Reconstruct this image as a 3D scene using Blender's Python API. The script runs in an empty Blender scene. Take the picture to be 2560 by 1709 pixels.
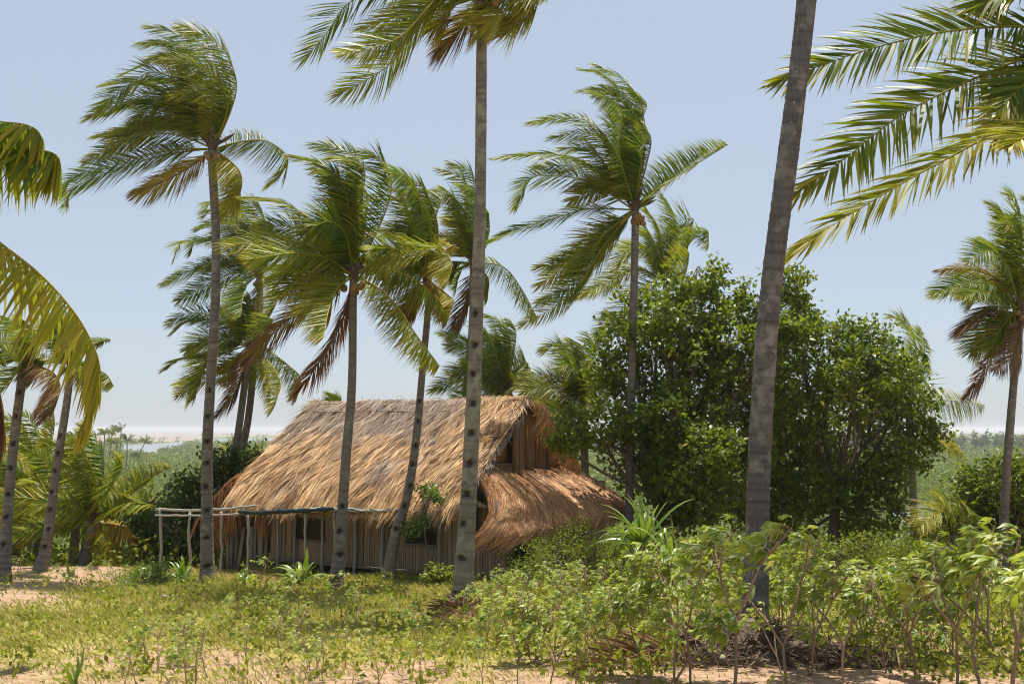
import bpy, math
import numpy as np
from mathutils import Matrix, Vector
from mathutils.geometry import tessellate_polygon

# ------------------------------------------------------------------ camera, sky, sun, exposure
SC = bpy.context.scene
F = 2489.0                       # focal length in photo pixels (photo 2560 x 1709)
PITCH = math.atan(218.5 / F)     # horizon lies 218 px under the centre
cam_d = bpy.data.cameras.new('camera'); cam = bpy.data.objects.new('camera', cam_d)
SC.collection.objects.link(cam); SC.camera = cam
cam_d.sensor_width = 36.0; cam_d.lens = 36.0 * F / 2560.0
cam_d.clip_start = 0.1; cam_d.clip_end = 40000
cam.location = (0, 0, 0); cam.rotation_euler = (math.pi / 2 + PITCH, 0, 0)

SUN_EL = math.radians(73); SUN_AZ = math.atan2(0.30, 0.95)   # azimuth from +Y towards +X
to_sun = Vector((math.sin(SUN_AZ) * math.cos(SUN_EL), math.cos(SUN_AZ) * math.cos(SUN_EL), math.sin(SUN_EL)))
W = bpy.data.worlds.new('World'); SC.world = W; W.use_nodes = True
nt = W.node_tree; nt.nodes.clear()
sky = nt.nodes.new('ShaderNodeTexSky'); sky.sky_type = 'NISHITA'; sky.sun_disc = False
sky.sun_elevation = SUN_EL; sky.sun_rotation = SUN_AZ
sky.altitude = 0; sky.air_density = 1.0; sky.dust_density = 0.9; sky.ozone_density = 1.2
bg = nt.nodes.new('ShaderNodeBackground'); bg.inputs[1].default_value = 0.15
wo = nt.nodes.new('ShaderNodeOutputWorld')
mxs = nt.nodes.new('ShaderNodeMix'); mxs.data_type = 'RGBA'; mxs.inputs[0].default_value = 0.84     # thick even sea haze over the clear sky
mxs.inputs[7].default_value = (1.90, 2.15, 2.50, 1); nt.links.new(sky.outputs[0], mxs.inputs[6])
nt.links.new(mxs.outputs[2], bg.inputs[0]); nt.links.new(bg.outputs[0], wo.inputs[0])
sl = bpy.data.lights.new('sun', 'SUN'); sl.energy = 4.9; sl.angle = math.radians(0.53); sl.color = (1.0, 0.93, 0.82)
so = bpy.data.objects.new('sun', sl); SC.collection.objects.link(so)
so.rotation_euler = (-to_sun).to_track_quat('-Z', 'Y').to_euler(); so.location = to_sun * 60
SC.view_settings.view_transform = 'Standard'; SC.view_settings.look = 'None'
SC.view_settings.exposure = 0.75; SC.view_settings.gamma = 1.0; SC.view_settings.use_curve_mapping = False
SC.render.engine = 'CYCLES'
cy = SC.cycles
cy.max_bounces = 5; cy.diffuse_bounces = 3; cy.glossy_bounces = 2; cy.transmission_bounces = 3
cy.transparent_max_bounces = 4; cy.volume_bounces = 0; cy.caustics_reflective = False; cy.caustics_refractive = False
cy.use_denoising = True; cy.filter_width = 1.1

COL = SC.collection
WIND = np.array([-1.0, 0.12, -0.04]); WIND /= np.linalg.norm(WIND)
cp, sp_ = math.cos(PITCH), math.sin(PITCH)

def ray(px, py):
    u = (px - 1280.0) / F; v = (854.5 - py) / F
    return np.array([u, cp - v * sp_, sp_ + v * cp])
def at(px, py, Y):
    r = ray(px, py); return r * (Y / r[1])
def ats(pts, Y): return np.array([at(p[0], p[1], Y + (p[2] if len(p) > 2 else 0)) for p in pts])
def hit_z(px, py, z):
    r = ray(px, py); return r * (z / r[2])

# ------------------------------------------------------------------ mesh helpers
def unit(v): return v / (np.linalg.norm(v, axis=-1, keepdims=True) + 1e-9)

class MB:
    def __init__(s): s.V = []; s.T = []; s.Q = []; s.C = []; s.n = 0
    def add(s, V, Fc, col=(0.5, 0.5, 0, 1)):
        V = np.asarray(V, float).reshape(-1, 3)
        for f in (Fc if isinstance(Fc, list) else [Fc]):
            f = np.asarray(f, int)
            if f.size: (s.T if f.shape[1] == 3 else s.Q).append(f + s.n)
        col = np.asarray(col, float)
        if col.ndim == 1: col = np.tile(col, (len(V), 1))
        s.V.append(V); s.C.append(col); s.n += len(V); return s
    def build(s, name, mat, parent=None, org=(0, 0, 0), smooth=False):
        V = np.concatenate(s.V) - np.asarray(org, float); C = np.concatenate(s.C)
        T = np.concatenate(s.T) if s.T else np.zeros((0, 3), int)
        Q = np.concatenate(s.Q) if s.Q else np.zeros((0, 4), int)
        me = bpy.data.meshes.new(name)
        me.vertices.add(len(V)); me.vertices.foreach_set('co', V.astype(np.float32).ravel())
        nl = T.size + Q.size
        me.loops.add(nl); me.loops.foreach_set('vertex_index', np.concatenate([T.ravel(), Q.ravel()]).astype(np.int32))
        me.polygons.add(len(T) + len(Q))
        st = np.concatenate([np.arange(len(T)) * 3, T.size + np.arange(len(Q)) * 4]).astype(np.int32)
        me.polygons.foreach_set('loop_start', st)
        if smooth: me.polygons.foreach_set('use_smooth', np.ones(len(st), bool))
        a = me.attributes.new('col', 'FLOAT_COLOR', 'POINT'); a.data.foreach_set('color', C.astype(np.float32).ravel())
        me.update(calc_edges=True)
        me.materials.append(mat)
        o = bpy.data.objects.new(name, me); COL.objects.link(o)
        if parent is not None: o.parent = parent
        return o

def tag(o, label=None, cat=None, group=None, kind=None):
    if label: o['label'] = label
    if cat: o['category'] = cat
    if group: o['group'] = group
    if kind: o['kind'] = kind
    return o
def empty(name, loc):
    o = bpy.data.objects.new(name, None); COL.objects.link(o); o.location = tuple(loc); o.empty_display_size = 0.2
    return o

def strips(C, Wv):
    """C (n,m,3) centre lines, Wv (n,m,3) half widths -> verts, quads"""
    n, m, _ = C.shape
    V = np.stack([C - Wv, C + Wv], 2).reshape(-1, 3)
    i = (np.arange(n)[:, None] * m + np.arange(m - 1)[None, :]).ravel() * 2
    return V, np.stack([i, i + 1, i + 3, i + 2], 1)

def tube(P, R, k=6, cap=True, flat=1.0):
    P = np.asarray(P, float); R = np.broadcast_to(np.asarray(R, float), (len(P),))
    T = unit(np.gradient(P, axis=0))
    ref = np.array([0, 1., 0]) if abs(T[0, 1]) < 0.8 else np.array([1., 0, 0])
    N = np.zeros_like(P); n = unit(ref - T[0] * ref.dot(T[0]))
    for i in range(len(P)):
        n = n - T[i] * n.dot(T[i]); n = n / (np.linalg.norm(n) + 1e-9); N[i] = n
    B = np.cross(T, N)
    th = np.arange(k) * 2 * math.pi / k
    V = P[:, None] + R[:, None, None] * (np.cos(th)[None, :, None] * N[:, None] * flat + np.sin(th)[None, :, None] * B[:, None])
    m = len(P); i = np.arange(m - 1)[:, None] * k; j = np.arange(k)[None, :]; j2 = (j + 1) % k
    Q = np.stack([i + j, i + j2, i + k + j2, i + k + j], -1).reshape(-1, 4)
    V = V.reshape(-1, 3)
    fs = [Q]
    if cap:
        V = np.vstack([V, P[0], P[-1]]); a = len(V) - 2; jj = np.arange(k)
        fs.append(np.stack([np.full(k, a), (jj + 1) % k, jj], 1))
        fs.append(np.stack([np.full(k, a + 1), (m - 1) * k + jj, (m - 1) * k + (jj + 1) % k], 1))
    return V, fs

def box(c, ax, ay, az, h):
    c = np.asarray(c, float); A = [np.asarray(a, float) * s for a, s in zip((ax, ay, az), h)]
    V = [c + i * A[0] + j * A[1] + k * A[2] for i in (-1, 1) for j in (-1, 1) for k in (-1, 1)]
    Q = np.array([[0, 1, 3, 2], [4, 6, 7, 5], [0, 4, 5, 1], [2, 3, 7, 6], [0, 2, 6, 4], [1, 5, 7, 3]])
    return np.array(V), Q

def smooth_curve(P, n):
    P = np.asarray(P, float)
    if len(P) > 2:
        E = np.vstack([2 * P[0] - P[1], P, 2 * P[-1] - P[-2]]); out = []
        for i in range(1, len(E) - 2):
            t = np.linspace(0, 1, 14, endpoint=False)[:, None]
            a, b, c, d = E[i - 1], E[i], E[i + 1], E[i + 2]
            out.append(0.5 * (2 * b + (c - a) * t + (2 * a - 5 * b + 4 * c - d) * t ** 2 + (3 * b - a - 3 * c + d) * t ** 3))
        P = np.vstack(out + [P[-1:]])
    s = np.concatenate([[0], np.cumsum(np.linalg.norm(np.diff(P, axis=0), axis=1))])
    q = np.linspace(0, s[-1], n)
    return np.stack([np.interp(q, s, P[:, i]) for i in range(3)], 1), s[-1]

def wob(x, y, seed=0, f=1.0):
    """cheap smooth noise -1..1"""
    r = np.random.default_rng(seed); v = 0; a = 0
    for k in range(6):
        an = r.uniform(0, 6.28); w = f * r.uniform(0.5, 2.2); am = r.uniform(.5, 1)
        v = v + am * np.sin((x * math.cos(an) + y * math.sin(an)) * w + r.uniform(0, 6.28)); a += am
    return v / a * 1.6

# ------------------------------------------------------------------ materials
def mat_new(name):
    m = bpy.data.materials.new(name); m.use_nodes = True; m.node_tree.nodes.clear(); return m, m.node_tree
def nd(t, typ, **kw):
    n = t.nodes.new(typ)
    for k, v in kw.items(): setattr(n, k, v)
    return n
def ramp(t, fac, stops):
    r = nd(t, 'ShaderNodeValToRGB'); e = r.color_ramp.elements
    while len(e) < len(stops): e.new(0.5)
    for el, (p, c) in zip(e, stops): el.position = p; el.color = (*c, 1)
    t.links.new(fac, r.inputs[0]); return r.outputs[0]
def mixc(t, fac, a, b, mode='MIX'):
    n = nd(t, 'ShaderNodeMix', data_type='RGBA', blend_type=mode)
    for s, v in ((0, fac), (6, a), (7, b)):
        if hasattr(v, 'is_linked'): t.links.new(v, n.inputs[s])
        elif isinstance(v, (tuple, list)): n.inputs[s].default_value = (*v, 1)
        else: n.inputs[s].default_value = v
    return n.outputs[2]
def math_(t, op, a, b=0.5, c=None):
    n = nd(t, 'ShaderNodeMath', operation=op)
    for i, v in enumerate((a, b) if c is None else (a, b, c)):
        if hasattr(v, 'is_linked'): t.links.new(v, n.inputs[i])
        else: n.inputs[i].default_value = v
    return n.outputs[0]
def attr(t):
    a = nd(t, 'ShaderNodeAttribute', attribute_name='col'); s = nd(t, 'ShaderNodeSeparateColor')
    t.links.new(a.outputs[0], s.inputs[0]); return s.outputs
def noise(t, scale, detail=4, co=None, stretch=None):
    n = nd(t, 'ShaderNodeTexNoise'); n.inputs['Scale'].default_value = scale; n.inputs['Detail'].default_value = detail
    tc = nd(t, 'ShaderNodeTexCoord'); src = tc.outputs['Object']
    if stretch:
        mp = nd(t, 'ShaderNodeMapping'); mp.inputs['Scale'].default_value = stretch
        t.links.new(src, mp.inputs[0]); src = mp.outputs[0]
    t.links.new(src, n.inputs[0]); return n.outputs[0]
def finish(t, col, rough=0.6, spec=0.4, trans=0.0, tcol=None, bump=None, bstr=0.3, bdist=0.02):
    p = nd(t, 'ShaderNodeBsdfPrincipled'); t.links.new(col, p.inputs['Base Color'])
    p.inputs['Roughness'].default_value = rough; p.inputs['Specular IOR Level'].default_value = spec
    o = nd(t, 'ShaderNodeOutputMaterial'); out = p.outputs[0]
    if bump is not None:
        b = nd(t, 'ShaderNodeBump'); b.inputs['Strength'].default_value = bstr; b.inputs['Distance'].default_value = bdist
        t.links.new(bump, b.inputs['Height']); t.links.new(b.outputs[0], p.inputs['Normal'])
    if trans:
        tr = nd(t, 'ShaderNodeBsdfTranslucent'); t.links.new(tcol if tcol is not None else col, tr.inputs[0])
        mx = nd(t, 'ShaderNodeMixShader'); mx.inputs[0].default_value = trans
        t.links.new(out, mx.inputs[1]); t.links.new(tr.outputs[0], mx.inputs[2]); out = mx.outputs[0]
    t.links.new(out, o.inputs[0])

def leaf_mat(name, dark, light, yellow, brown, rough=0.38, spec=0.5, trans=0.3):
    m, t = mat_new(name); c = attr(t)
    g = mixc(t, c[0], dark, light)
    d = math_(t, 'ADD', c[2], math_(t, 'MULTIPLY', math_(t, 'POWER', c[1], 3.0), 0.28))
    y = nd(t, 'ShaderNodeMapRange'); y.inputs[1].default_value = 0.05; y.inputs[2].default_value = 0.55; t.links.new(d, y.inputs[0])
    b = nd(t, 'ShaderNodeMapRange'); b.inputs[1].default_value = 0.55; b.inputs[2].default_value = 0.95; t.links.new(d, b.inputs[0])
    col = mixc(t, b.outputs[0], mixc(t, y.outputs[0], g, yellow), brown)
    tc = mixc(t, 0.6, col, (0.36, 0.48, 0.02), 'MIX')
    tc = mixc(t, b.outputs[0], tc, brown)
    finish(t, col, rough, spec, trans, tc); return m
M = {}
M['palm'] = leaf_mat('palm_leaf', (0.018, 0.056, 0.005), (0.135, 0.210, 0.012), (0.44, 0.35, 0.028), (0.17, 0.085, 0.042), 0.46, 0.22, 0.34)
M['leaf'] = leaf_mat('tree_leaf', (0.045, 0.082, 0.008), (0.180, 0.215, 0.022), (0.30, 0.28, 0.03), (0.16, 0.09, 0.04), 0.42, 0.30, 0.34)
M['mango'] = leaf_mat('dark_leaf', (0.022, 0.055, 0.008), (0.065, 0.115, 0.014), (0.2, 0.2, 0.03), (0.16, 0.09, 0.04), 0.45, 0.3, 0.2)
M['shrub'] = leaf_mat('shrub_leaf', (0.085, 0.115, 0.010), (0.22, 0.24, 0.025), (0.36, 0.33, 0.05), (0.2, 0.12, 0.05), 0.5, 0.22, 0.34)
M['fleshy'] = leaf_mat('rosette_leaf', (0.06, 0.13, 0.015), (0.13, 0.22, 0.03), (0.36, 0.38, 0.07), (0.25, 0.16, 0.07), 0.34, 0.5, 0.28)
M['mangrove'] = leaf_mat('mangrove_leaf', (0.070, 0.105, 0.016), (0.190, 0.235, 0.038), (0.24, 0.22, 0.06), (0.16, 0.11, 0.06), 0.6, 0.25, 0.22)
M['grass'] = leaf_mat('grass_blade', (0.14, 0.150, 0.020), (0.28, 0.265, 0.045), (0.46, 0.37, 0.11), (0.42, 0.29, 0.14), 0.55, 0.3, 0.3)

def cassava_mat():
    m, t = mat_new('cassava_leaf'); c = attr(t)
    oi = nd(t, 'ShaderNodeObjectInfo')
    r = math_(t, 'FRACT', math_(t, 'ADD', oi.outputs['Random'], c[0]))
    top = ramp(t, r, [(0, (0.09, 0.165, 0.008)), (0.5, (0.225, 0.300, 0.016)), (0.85, (0.38, 0.42, 0.05)), (1.0, (0.32, 0.29, 0.04))])
    ge = nd(t, 'ShaderNodeNewGeometry')
    col = mixc(t, ge.outputs['Backfacing'], top, mixc(t, 0.62, top, (0.44, 0.50, 0.27)))
    finish(t, col, 0.42, 0.45, 0.44, mixc(t, 0.6, top, (0.46, 0.55, 0.04))); return m
M['cassava'] = cassava_mat()

def bark_mat(name, a, b, lichen, lich_amt, ring=True):
    m, t = mat_new(name); c = attr(t)
    n1 = noise(t, 3.0, 6, stretch=(1, 1, 0.5)); n2 = noise(t, 26, 5, stretch=(1, 1, 3.0) if ring else (1, 1, .25))
    col = mixc(t, n2, a, b)
    col = mixc(t, math_(t, 'MULTIPLY', c[0], 0.55), col, tuple(x * 0.42 for x in a))
    li = ramp(t, noise(t, 5.5, 5), [(0.60 - lich_amt, (0, 0, 0)), (0.68 - lich_amt * .6, (1, 1, 1))])
    col = mixc(t, math_(t, 'MULTIPLY', li, math_(t, 'MULTIPLY', n1, 0.75)), col, lichen)
    sp = ramp(t, noise(t, 15, 2), [(0.70, (0, 0, 0)), (0.73, (1, 1, 1))])
    col = mixc(t, math_(t, 'MULTIPLY', sp, lich_amt * 5), col, (0.46, 0.45, 0.40))
    col = mixc(t, c[2], col, (0.035, 0.026, 0.02))
    finish(t, col, 0.85, 0.2, bump=n2, bstr=0.7, bdist=0.03); return m
M['trunk'] = bark_mat('palm_bark', (0.125, 0.108, 0.092), (0.245, 0.222, 0.196), (0.36, 0.36, 0.27), 0.06)
M['trunk_lichen'] = bark_mat('palm_bark_lichen', (0.140, 0.120, 0.098), (0.270, 0.245, 0.205), (0.40, 0.42, 0.28), 0.13)
M['trunk_dark'] = bark_mat('palm_bark_dark', (0.072, 0.066, 0.060), (0.165, 0.155, 0.143), (0.34, 0.33, 0.28), 0.10, False)
M['bark'] = bark_mat('tree_bark', (0.13, 0.095, 0.07), (0.23, 0.18, 0.14), (0.3, 0.29, 0.25), 0.08, False)
M['stem'] = bark_mat('cassava_stem', (0.22, 0.145, 0.095), (0.40, 0.29, 0.20), (0.45, 0.38, 0.3), 0.06)

def wood_mat(name, a, b, sc=(22, 22, 1.2)):
    m, t = mat_new(name); c = attr(t)
    n = noise(t, 2.0, 6, stretch=sc)
    col = mixc(t, n, a, b); col = mixc(t, math_(t, 'MULTIPLY', c[0], 0.6), col, tuple(x * 0.45 for x in a))
    finish(t, col, 0.85, 0.2, bump=n, bstr=0.5, bdist=0.01); return m
M['pole'] = wood_mat('weathered_pole', (0.26, 0.235, 0.21), (0.44, 0.41, 0.37))
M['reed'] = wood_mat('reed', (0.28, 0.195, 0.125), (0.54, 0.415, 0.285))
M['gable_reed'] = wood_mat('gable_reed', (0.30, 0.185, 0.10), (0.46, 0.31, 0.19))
M['plank'] = wood_mat('old_plank', (0.16, 0.125, 0.10), (0.30, 0.25, 0.20))
M['bamboo'] = wood_mat('orange_bamboo', (0.30, 0.15, 0.05), (0.46, 0.25, 0.09))
M['mat_board'] = wood_mat('woven_shutter', (0.34, 0.19, 0.06), (0.42, 0.25, 0.09), (3, 3, 3))
M['husk'] = wood_mat('coconut_husk', (0.22, 0.125, 0.055), (0.36, 0.22, 0.10), (3, 3, 3))
M['spathe'] = wood_mat('spathe', (0.085, 0.062, 0.042), (0.17, 0.125, 0.085), (8, 8, 2))
M['debris'] = wood_mat('dry_fibre', (0.10, 0.072, 0.052), (0.22, 0.16, 0.115), (4, 4, 4))
M['pale_husk'] = wood_mat('pale_husk', (0.36, 0.32, 0.27), (0.56, 0.52, 0.46), (3, 3, 3))

def thatch_mat():
    m, t = mat_new('thatch'); c = attr(t)
    straw = ramp(t, c[0], [(0, (0.10, 0.046, 0.017)), (0.3, (0.37, 0.198, 0.076)), (0.65, (0.64, 0.385, 0.165)), (1, (0.86, 0.61, 0.34))])
    grey = ramp(t, c[0], [(0, (0.10, 0.075, 0.062)), (0.6, (0.30, 0.245, 0.21)), (1, (0.50, 0.43, 0.37))])
    red = ramp(t, c[0], [(0, (0.17, 0.068, 0.024)), (0.5, (0.46, 0.210, 0.080)), (1, (0.70, 0.385, 0.175))])
    col = mixc(t, c[2], mixc(t, c[1], straw, grey), red)
    finish(t, col, 0.6, 0.3, 0.12, col); return m
M['thatch'] = thatch_mat()

def cloth_mat(name, c1, rough=0.6):
    m, t = mat_new(name); n = noise(t, 9, 4)
    finish(t, mixc(t, n, tuple(x * 0.75 for x in c1), tuple(min(1, x * 1.25) for x in c1)), rough, 0.35, bump=n, bstr=0.3); return m
M['tarp'] = cloth_mat('green_tarp', (0.010, 0.028, 0.030), 0.5)
M['sheet'] = cloth_mat('green_sheet', (0.15, 0.205, 0.20), 0.6)
M['white'] = cloth_mat('whitewash', (0.7, 0.68, 0.64), 0.8)
M['steel'] = cloth_mat('grey_metal', (0.4, 0.4, 0.42), 0.4)

def ground_mat():
    m, t = mat_new('ground'); c = attr(t)      # R grass, G far vegetation
    n1 = noise(t, 0.9, 6); n2 = noise(t, 7, 6); n3 = noise(t, 40, 3)
    sand = ramp(t, n2, [(0.25, (0.20, 0.128, 0.084)), (0.5, (0.335, 0.225, 0.152)), (0.8, (0.45, 0.33, 0.235))])
    sand = mixc(t, math_(t, 'MULTIPLY', ramp(t, n3, [(0.42, (1, 1, 1)), (0.5, (0, 0, 0))]), 0.35), sand, (0.26, 0.16, 0.10))
    gr = ramp(t, n2, [(0.25, (0.16, 0.145, 0.035)), (0.55, (0.27, 0.235, 0.07)), (0.85, (0.40, 0.32, 0.13))])
    f = math_(t, 'ADD', c[0], math_(t, 'MULTIPLY', math_(t, 'SUBTRACT', n1, 0.5), 1.3))
    fr = nd(t, 'ShaderNodeMapRange'); fr.inputs[1].default_value = 0.35; fr.inputs[2].default_value = 0.65; t.links.new(f, fr.inputs[0])
    col = mixc(t, fr.outputs[0], sand, gr)
    veg = ramp(t, noise(t, 0.12, 5), [(0.3, (0.07, 0.095, 0.025)), (0.7, (0.15, 0.165, 0.045))])
    col = mixc(t, c[1], col, veg)
    finish(t, col, 0.95, 0.1, bump=n3, bstr=0.5, bdist=0.02); return m
M['ground'] = ground_mat()
def flat_mat(name, a, b, sc, rough=0.9, spec=0.2):
    m, t = mat_new(name); n = noise(t, sc, 5, stretch=(1, 3, 1)); finish(t, mixc(t, n, a, b), rough, spec, bump=n, bstr=0.05); return m
M['bank'] = flat_mat('sand_bank', (0.19, 0.160, 0.138), (0.28, 0.24, 0.21), 0.01)
M['water'] = flat_mat('water', (0.10, 0.135, 0.16), (0.16, 0.19, 0.21), 0.02, 0.12, 0.5)

# ------------------------------------------------------------------ terrain
PLAIN = -15.0
def sstep(a, b, x):
    t = np.clip((x - a) / (b - a), 0, 1); return t * t * (3 - 2 * t)
def mound(x, y): return sstep(-6.8, -8.6, x + 0.18 * (y - 17) + 0.3 * wob(x, y, 5, .8)) * sstep(16.0, 17.5, y) * sstep(27.5, 25.5, y)
def zg(x, y):
    x = np.asarray(x, float); y = np.asarray(y, float)
    near = -1.7 - 0.075 * y
    k = 27.0 - 0.02 * np.abs(x)
    far = -1.7 - 0.075 * k - 0.165 * (y - k)
    z = np.where(y < k, near, far)
    z = np.maximum(z, PLAIN)
    rel = sstep(60, 30, y) * sstep(60, 30, np.abs(x))
    z = z + rel * (0.05 * wob(x, y, 1, 0.7) + 0.022 * wob(x, y, 2, 3.2)) + 0.16 * mound(x, y)
    return z
def ground_pt(x, y): return np.array([x, y, float(zg(x, y))])
def gpx(px, Y):
    x = (px - 1280.0) / F * Y
    for _ in range(3):
        z = float(zg(x, Y)); r = np.array([x, Y, z]); depth = r[1] * cp + r[2] * sp_; x = (px - 1280.0) / F * depth
    return ground_pt(x, Y)

ys = np.concatenate([np.arange(-14, 40, 0.28), np.geomspace(40, 12000, 95)])
xh = np.concatenate([np.arange(0, 18, 0.3), np.geomspace(18, 9000, 55)])
xs = np.concatenate([-xh[:0:-1], xh])
X, Y = np.meshgrid(xs, ys)
Z = zg(X, Y)
nx, ny = len(xs), len(ys)
idx = (np.arange(ny - 1)[:, None] * nx + np.arange(nx - 1)[None, :]).ravel()
def grass_amt(x, y):
    g = (.35 + .65 * sstep(10.6, 12.6, y + 1.3 * wob(x, y, 9, .9))) * sstep(27.0, 25.0, y)
    g = g * (1 - mound(x, y))
    g = np.where(x > 0.5, g * (0.62 + 0.3 * wob(x, y, 11, .8)), g)
    return np.clip(g * (0.82 + 0.3 * wob(x, y, 12, 1.4)) + 0.22 * sstep(.2, .8, wob(x, y, 13, .9)), 0, 1)
gcol = np.stack([grass_amt(X, Y), sstep(27.5, 34, Y), np.zeros_like(X), np.ones_like(X)], -1).reshape(-1, 4)
g = MB().add(np.stack([X, Y, Z], -1).reshape(-1, 3), np.stack([idx, idx + 1, idx + nx + 1, idx + nx], 1), gcol)
tag(g.build('ground', M['ground'], smooth=True), kind='structure')

def sheet_px(name, poly, dz, mat, label=None):
    V = np.array([hit_z(px, py, PLAIN + dz) for px, py in poly])
    tr = tessellate_polygon([[Vector((v[0] / 100, v[1] / 100, 0)) for v in V]])
    mb = MB().add(V, np.array(tr))
    return tag(mb.build(name, mat), label, kind='structure')
sheet_px('sandbank', [(-900, 1081), (700, 1080), (2600, 1080), (2600, 1086), (760, 1088), (520, 1092), (470, 1103), (330, 1104), (-900, 1104)], 0.04, M['bank'])
sheet_px('sea', [(-3200, 1079.4), (-600, 1080.4), (600, 1079.8), (1900, 1080.6), (3600, 1079.2), (2600, 1076.2), (0, 1076.2)], 0.07, M['water'])
sheet_px('lagoon', [(-200, 1086), (180, 1085.0), (420, 1084.4), (700, 1083.2), (420, 1082.7), (100, 1083.4), (-200, 1083.6)], 0.07, M['water'])
sheet_px('river', [(300, 1112), (350, 1109.5), (400, 1108), (455, 1103.5), (520, 1098), (600, 1094.5), (720, 1094), (720, 1100), (600, 1102), (500, 1106), (450, 1114), (425, 1124), (385, 1130), (320, 1129)], 0.07, M['water'])
sheet_px('river_bend', [(2230, 1270), (2290, 1262), (2350, 1256), (2400, 1255), (2372, 1264), (2335, 1275), (2312, 1288), (2230, 1296)], 0.07, M['water'])
sheet_px('mud_bank', [(2230, 1292), (2312, 1285), (2330, 1277), (2352, 1282), (2330, 1300), (2270, 1312), (2220, 1312)], 0.05, M['bank'])

# ------------------------------------------------------------------ thatched hut
A30 = math.radians(30)
E1 = np.array([math.cos(A30), -math.sin(A30), 0]); E2 = np.array([-math.sin(A30), -math.cos(A30), 0]); UP = np.array([0, 0, 1.])
BW = 1.18      # half width factor of the roof
RX = at(1315, 1003, 24.5); RIDGE = RX[2]; LEN = 6.6
def Hh(a, b, z):
    a, b, z = np.broadcast_arrays(np.asarray(a, float), np.asarray(b, float), np.asarray(z, float))
    return np.array([RX[0], RX[1], 0]) + a[..., None] * E1 + b[..., None] * BW * E2 + z[..., None] * UP
def drop(b):
    b = np.abs(b); return np.where(b < 2.75, np.interp(b, [0, .25, .6, 1, 1.5, 2, 2.4, 2.75], [0, .16, .47, .84, 1.29, 1.75, 2.16, 2.58]), 2.58 + (b - 2.75) * 1.9)
def roofz(a, b): return RIDGE - drop(b) + 0.035 * wob(a, b, 21, 1.2) - 0.05 * np.sin(np.clip((a + LEN) / LEN, 0, 1) * math.pi)
def wall_hit(px, py, b0=2.0):
    """pixel -> (a, z) on the plane b = b0"""
    r = ray(px, py); p0 = Hh(0, b0, 0); k = p0.dot(E2) / r.dot(E2); p = r * k
    return (p - p0).dot(E1), p[2]
def gable_hit(px, py, a0=-0.10):
    r = ray(px, py); p0 = Hh(a0, 0, 0); k = p0.dot(E1) / r.dot(E1); p = r * k
    return (p - p0).dot(E2) / BW, p[2]
HB = Hh(-3.0, 0, 0); HB[2] = zg(HB[0], HB[1]); HBASE = HB
hut = empty('thatched_hut', HB)
tag(hut, 'thatched reed hut with steep straw roof standing between the palms', 'hut')
rng = np.random.default_rng(7)

def roof_sheet(a0, a1, b0, b1, na=40, nb=16, th=0.10):
    a = np.linspace(a0, a1, na); b = np.linspace(b0, b1, nb); Aa, Bb = np.meshgrid(a, b)
    Vt = Hh(Aa, Bb, roofz(Aa, Bb)).reshape(-1, 3); Vb = Vt - np.array([0, 0, th])
    i = (np.arange(nb - 1)[:, None] * na + np.arange(na - 1)[None, :]).ravel()
    Q = np.stack([i, i + 1, i + na + 1, i + na], 1); n = len(Vt)
    ring = np.concatenate([np.arange(na), np.arange(1, nb) * na + na - 1, (nb - 1) * na + np.arange(na - 2, -1, -1), np.arange(nb - 2, 0, -1) * na])
    r2 = np.roll(ring, -1)
    return np.vstack([Vt, Vb]), [Q, Q[:, ::-1] + n, np.stack([ring, r2, r2 + n, ring + n], 1)]
mb = MB()
for b1 in (2.72, -2.72):
    V, Fq = roof_sheet(-LEN - .05, 0.05, 0.0, b1); mb.add(V, Fq, (0.25, 0.35, 0.1, 1))
roof = mb.build('roof', M['thatch'], hut, HB)

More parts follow.
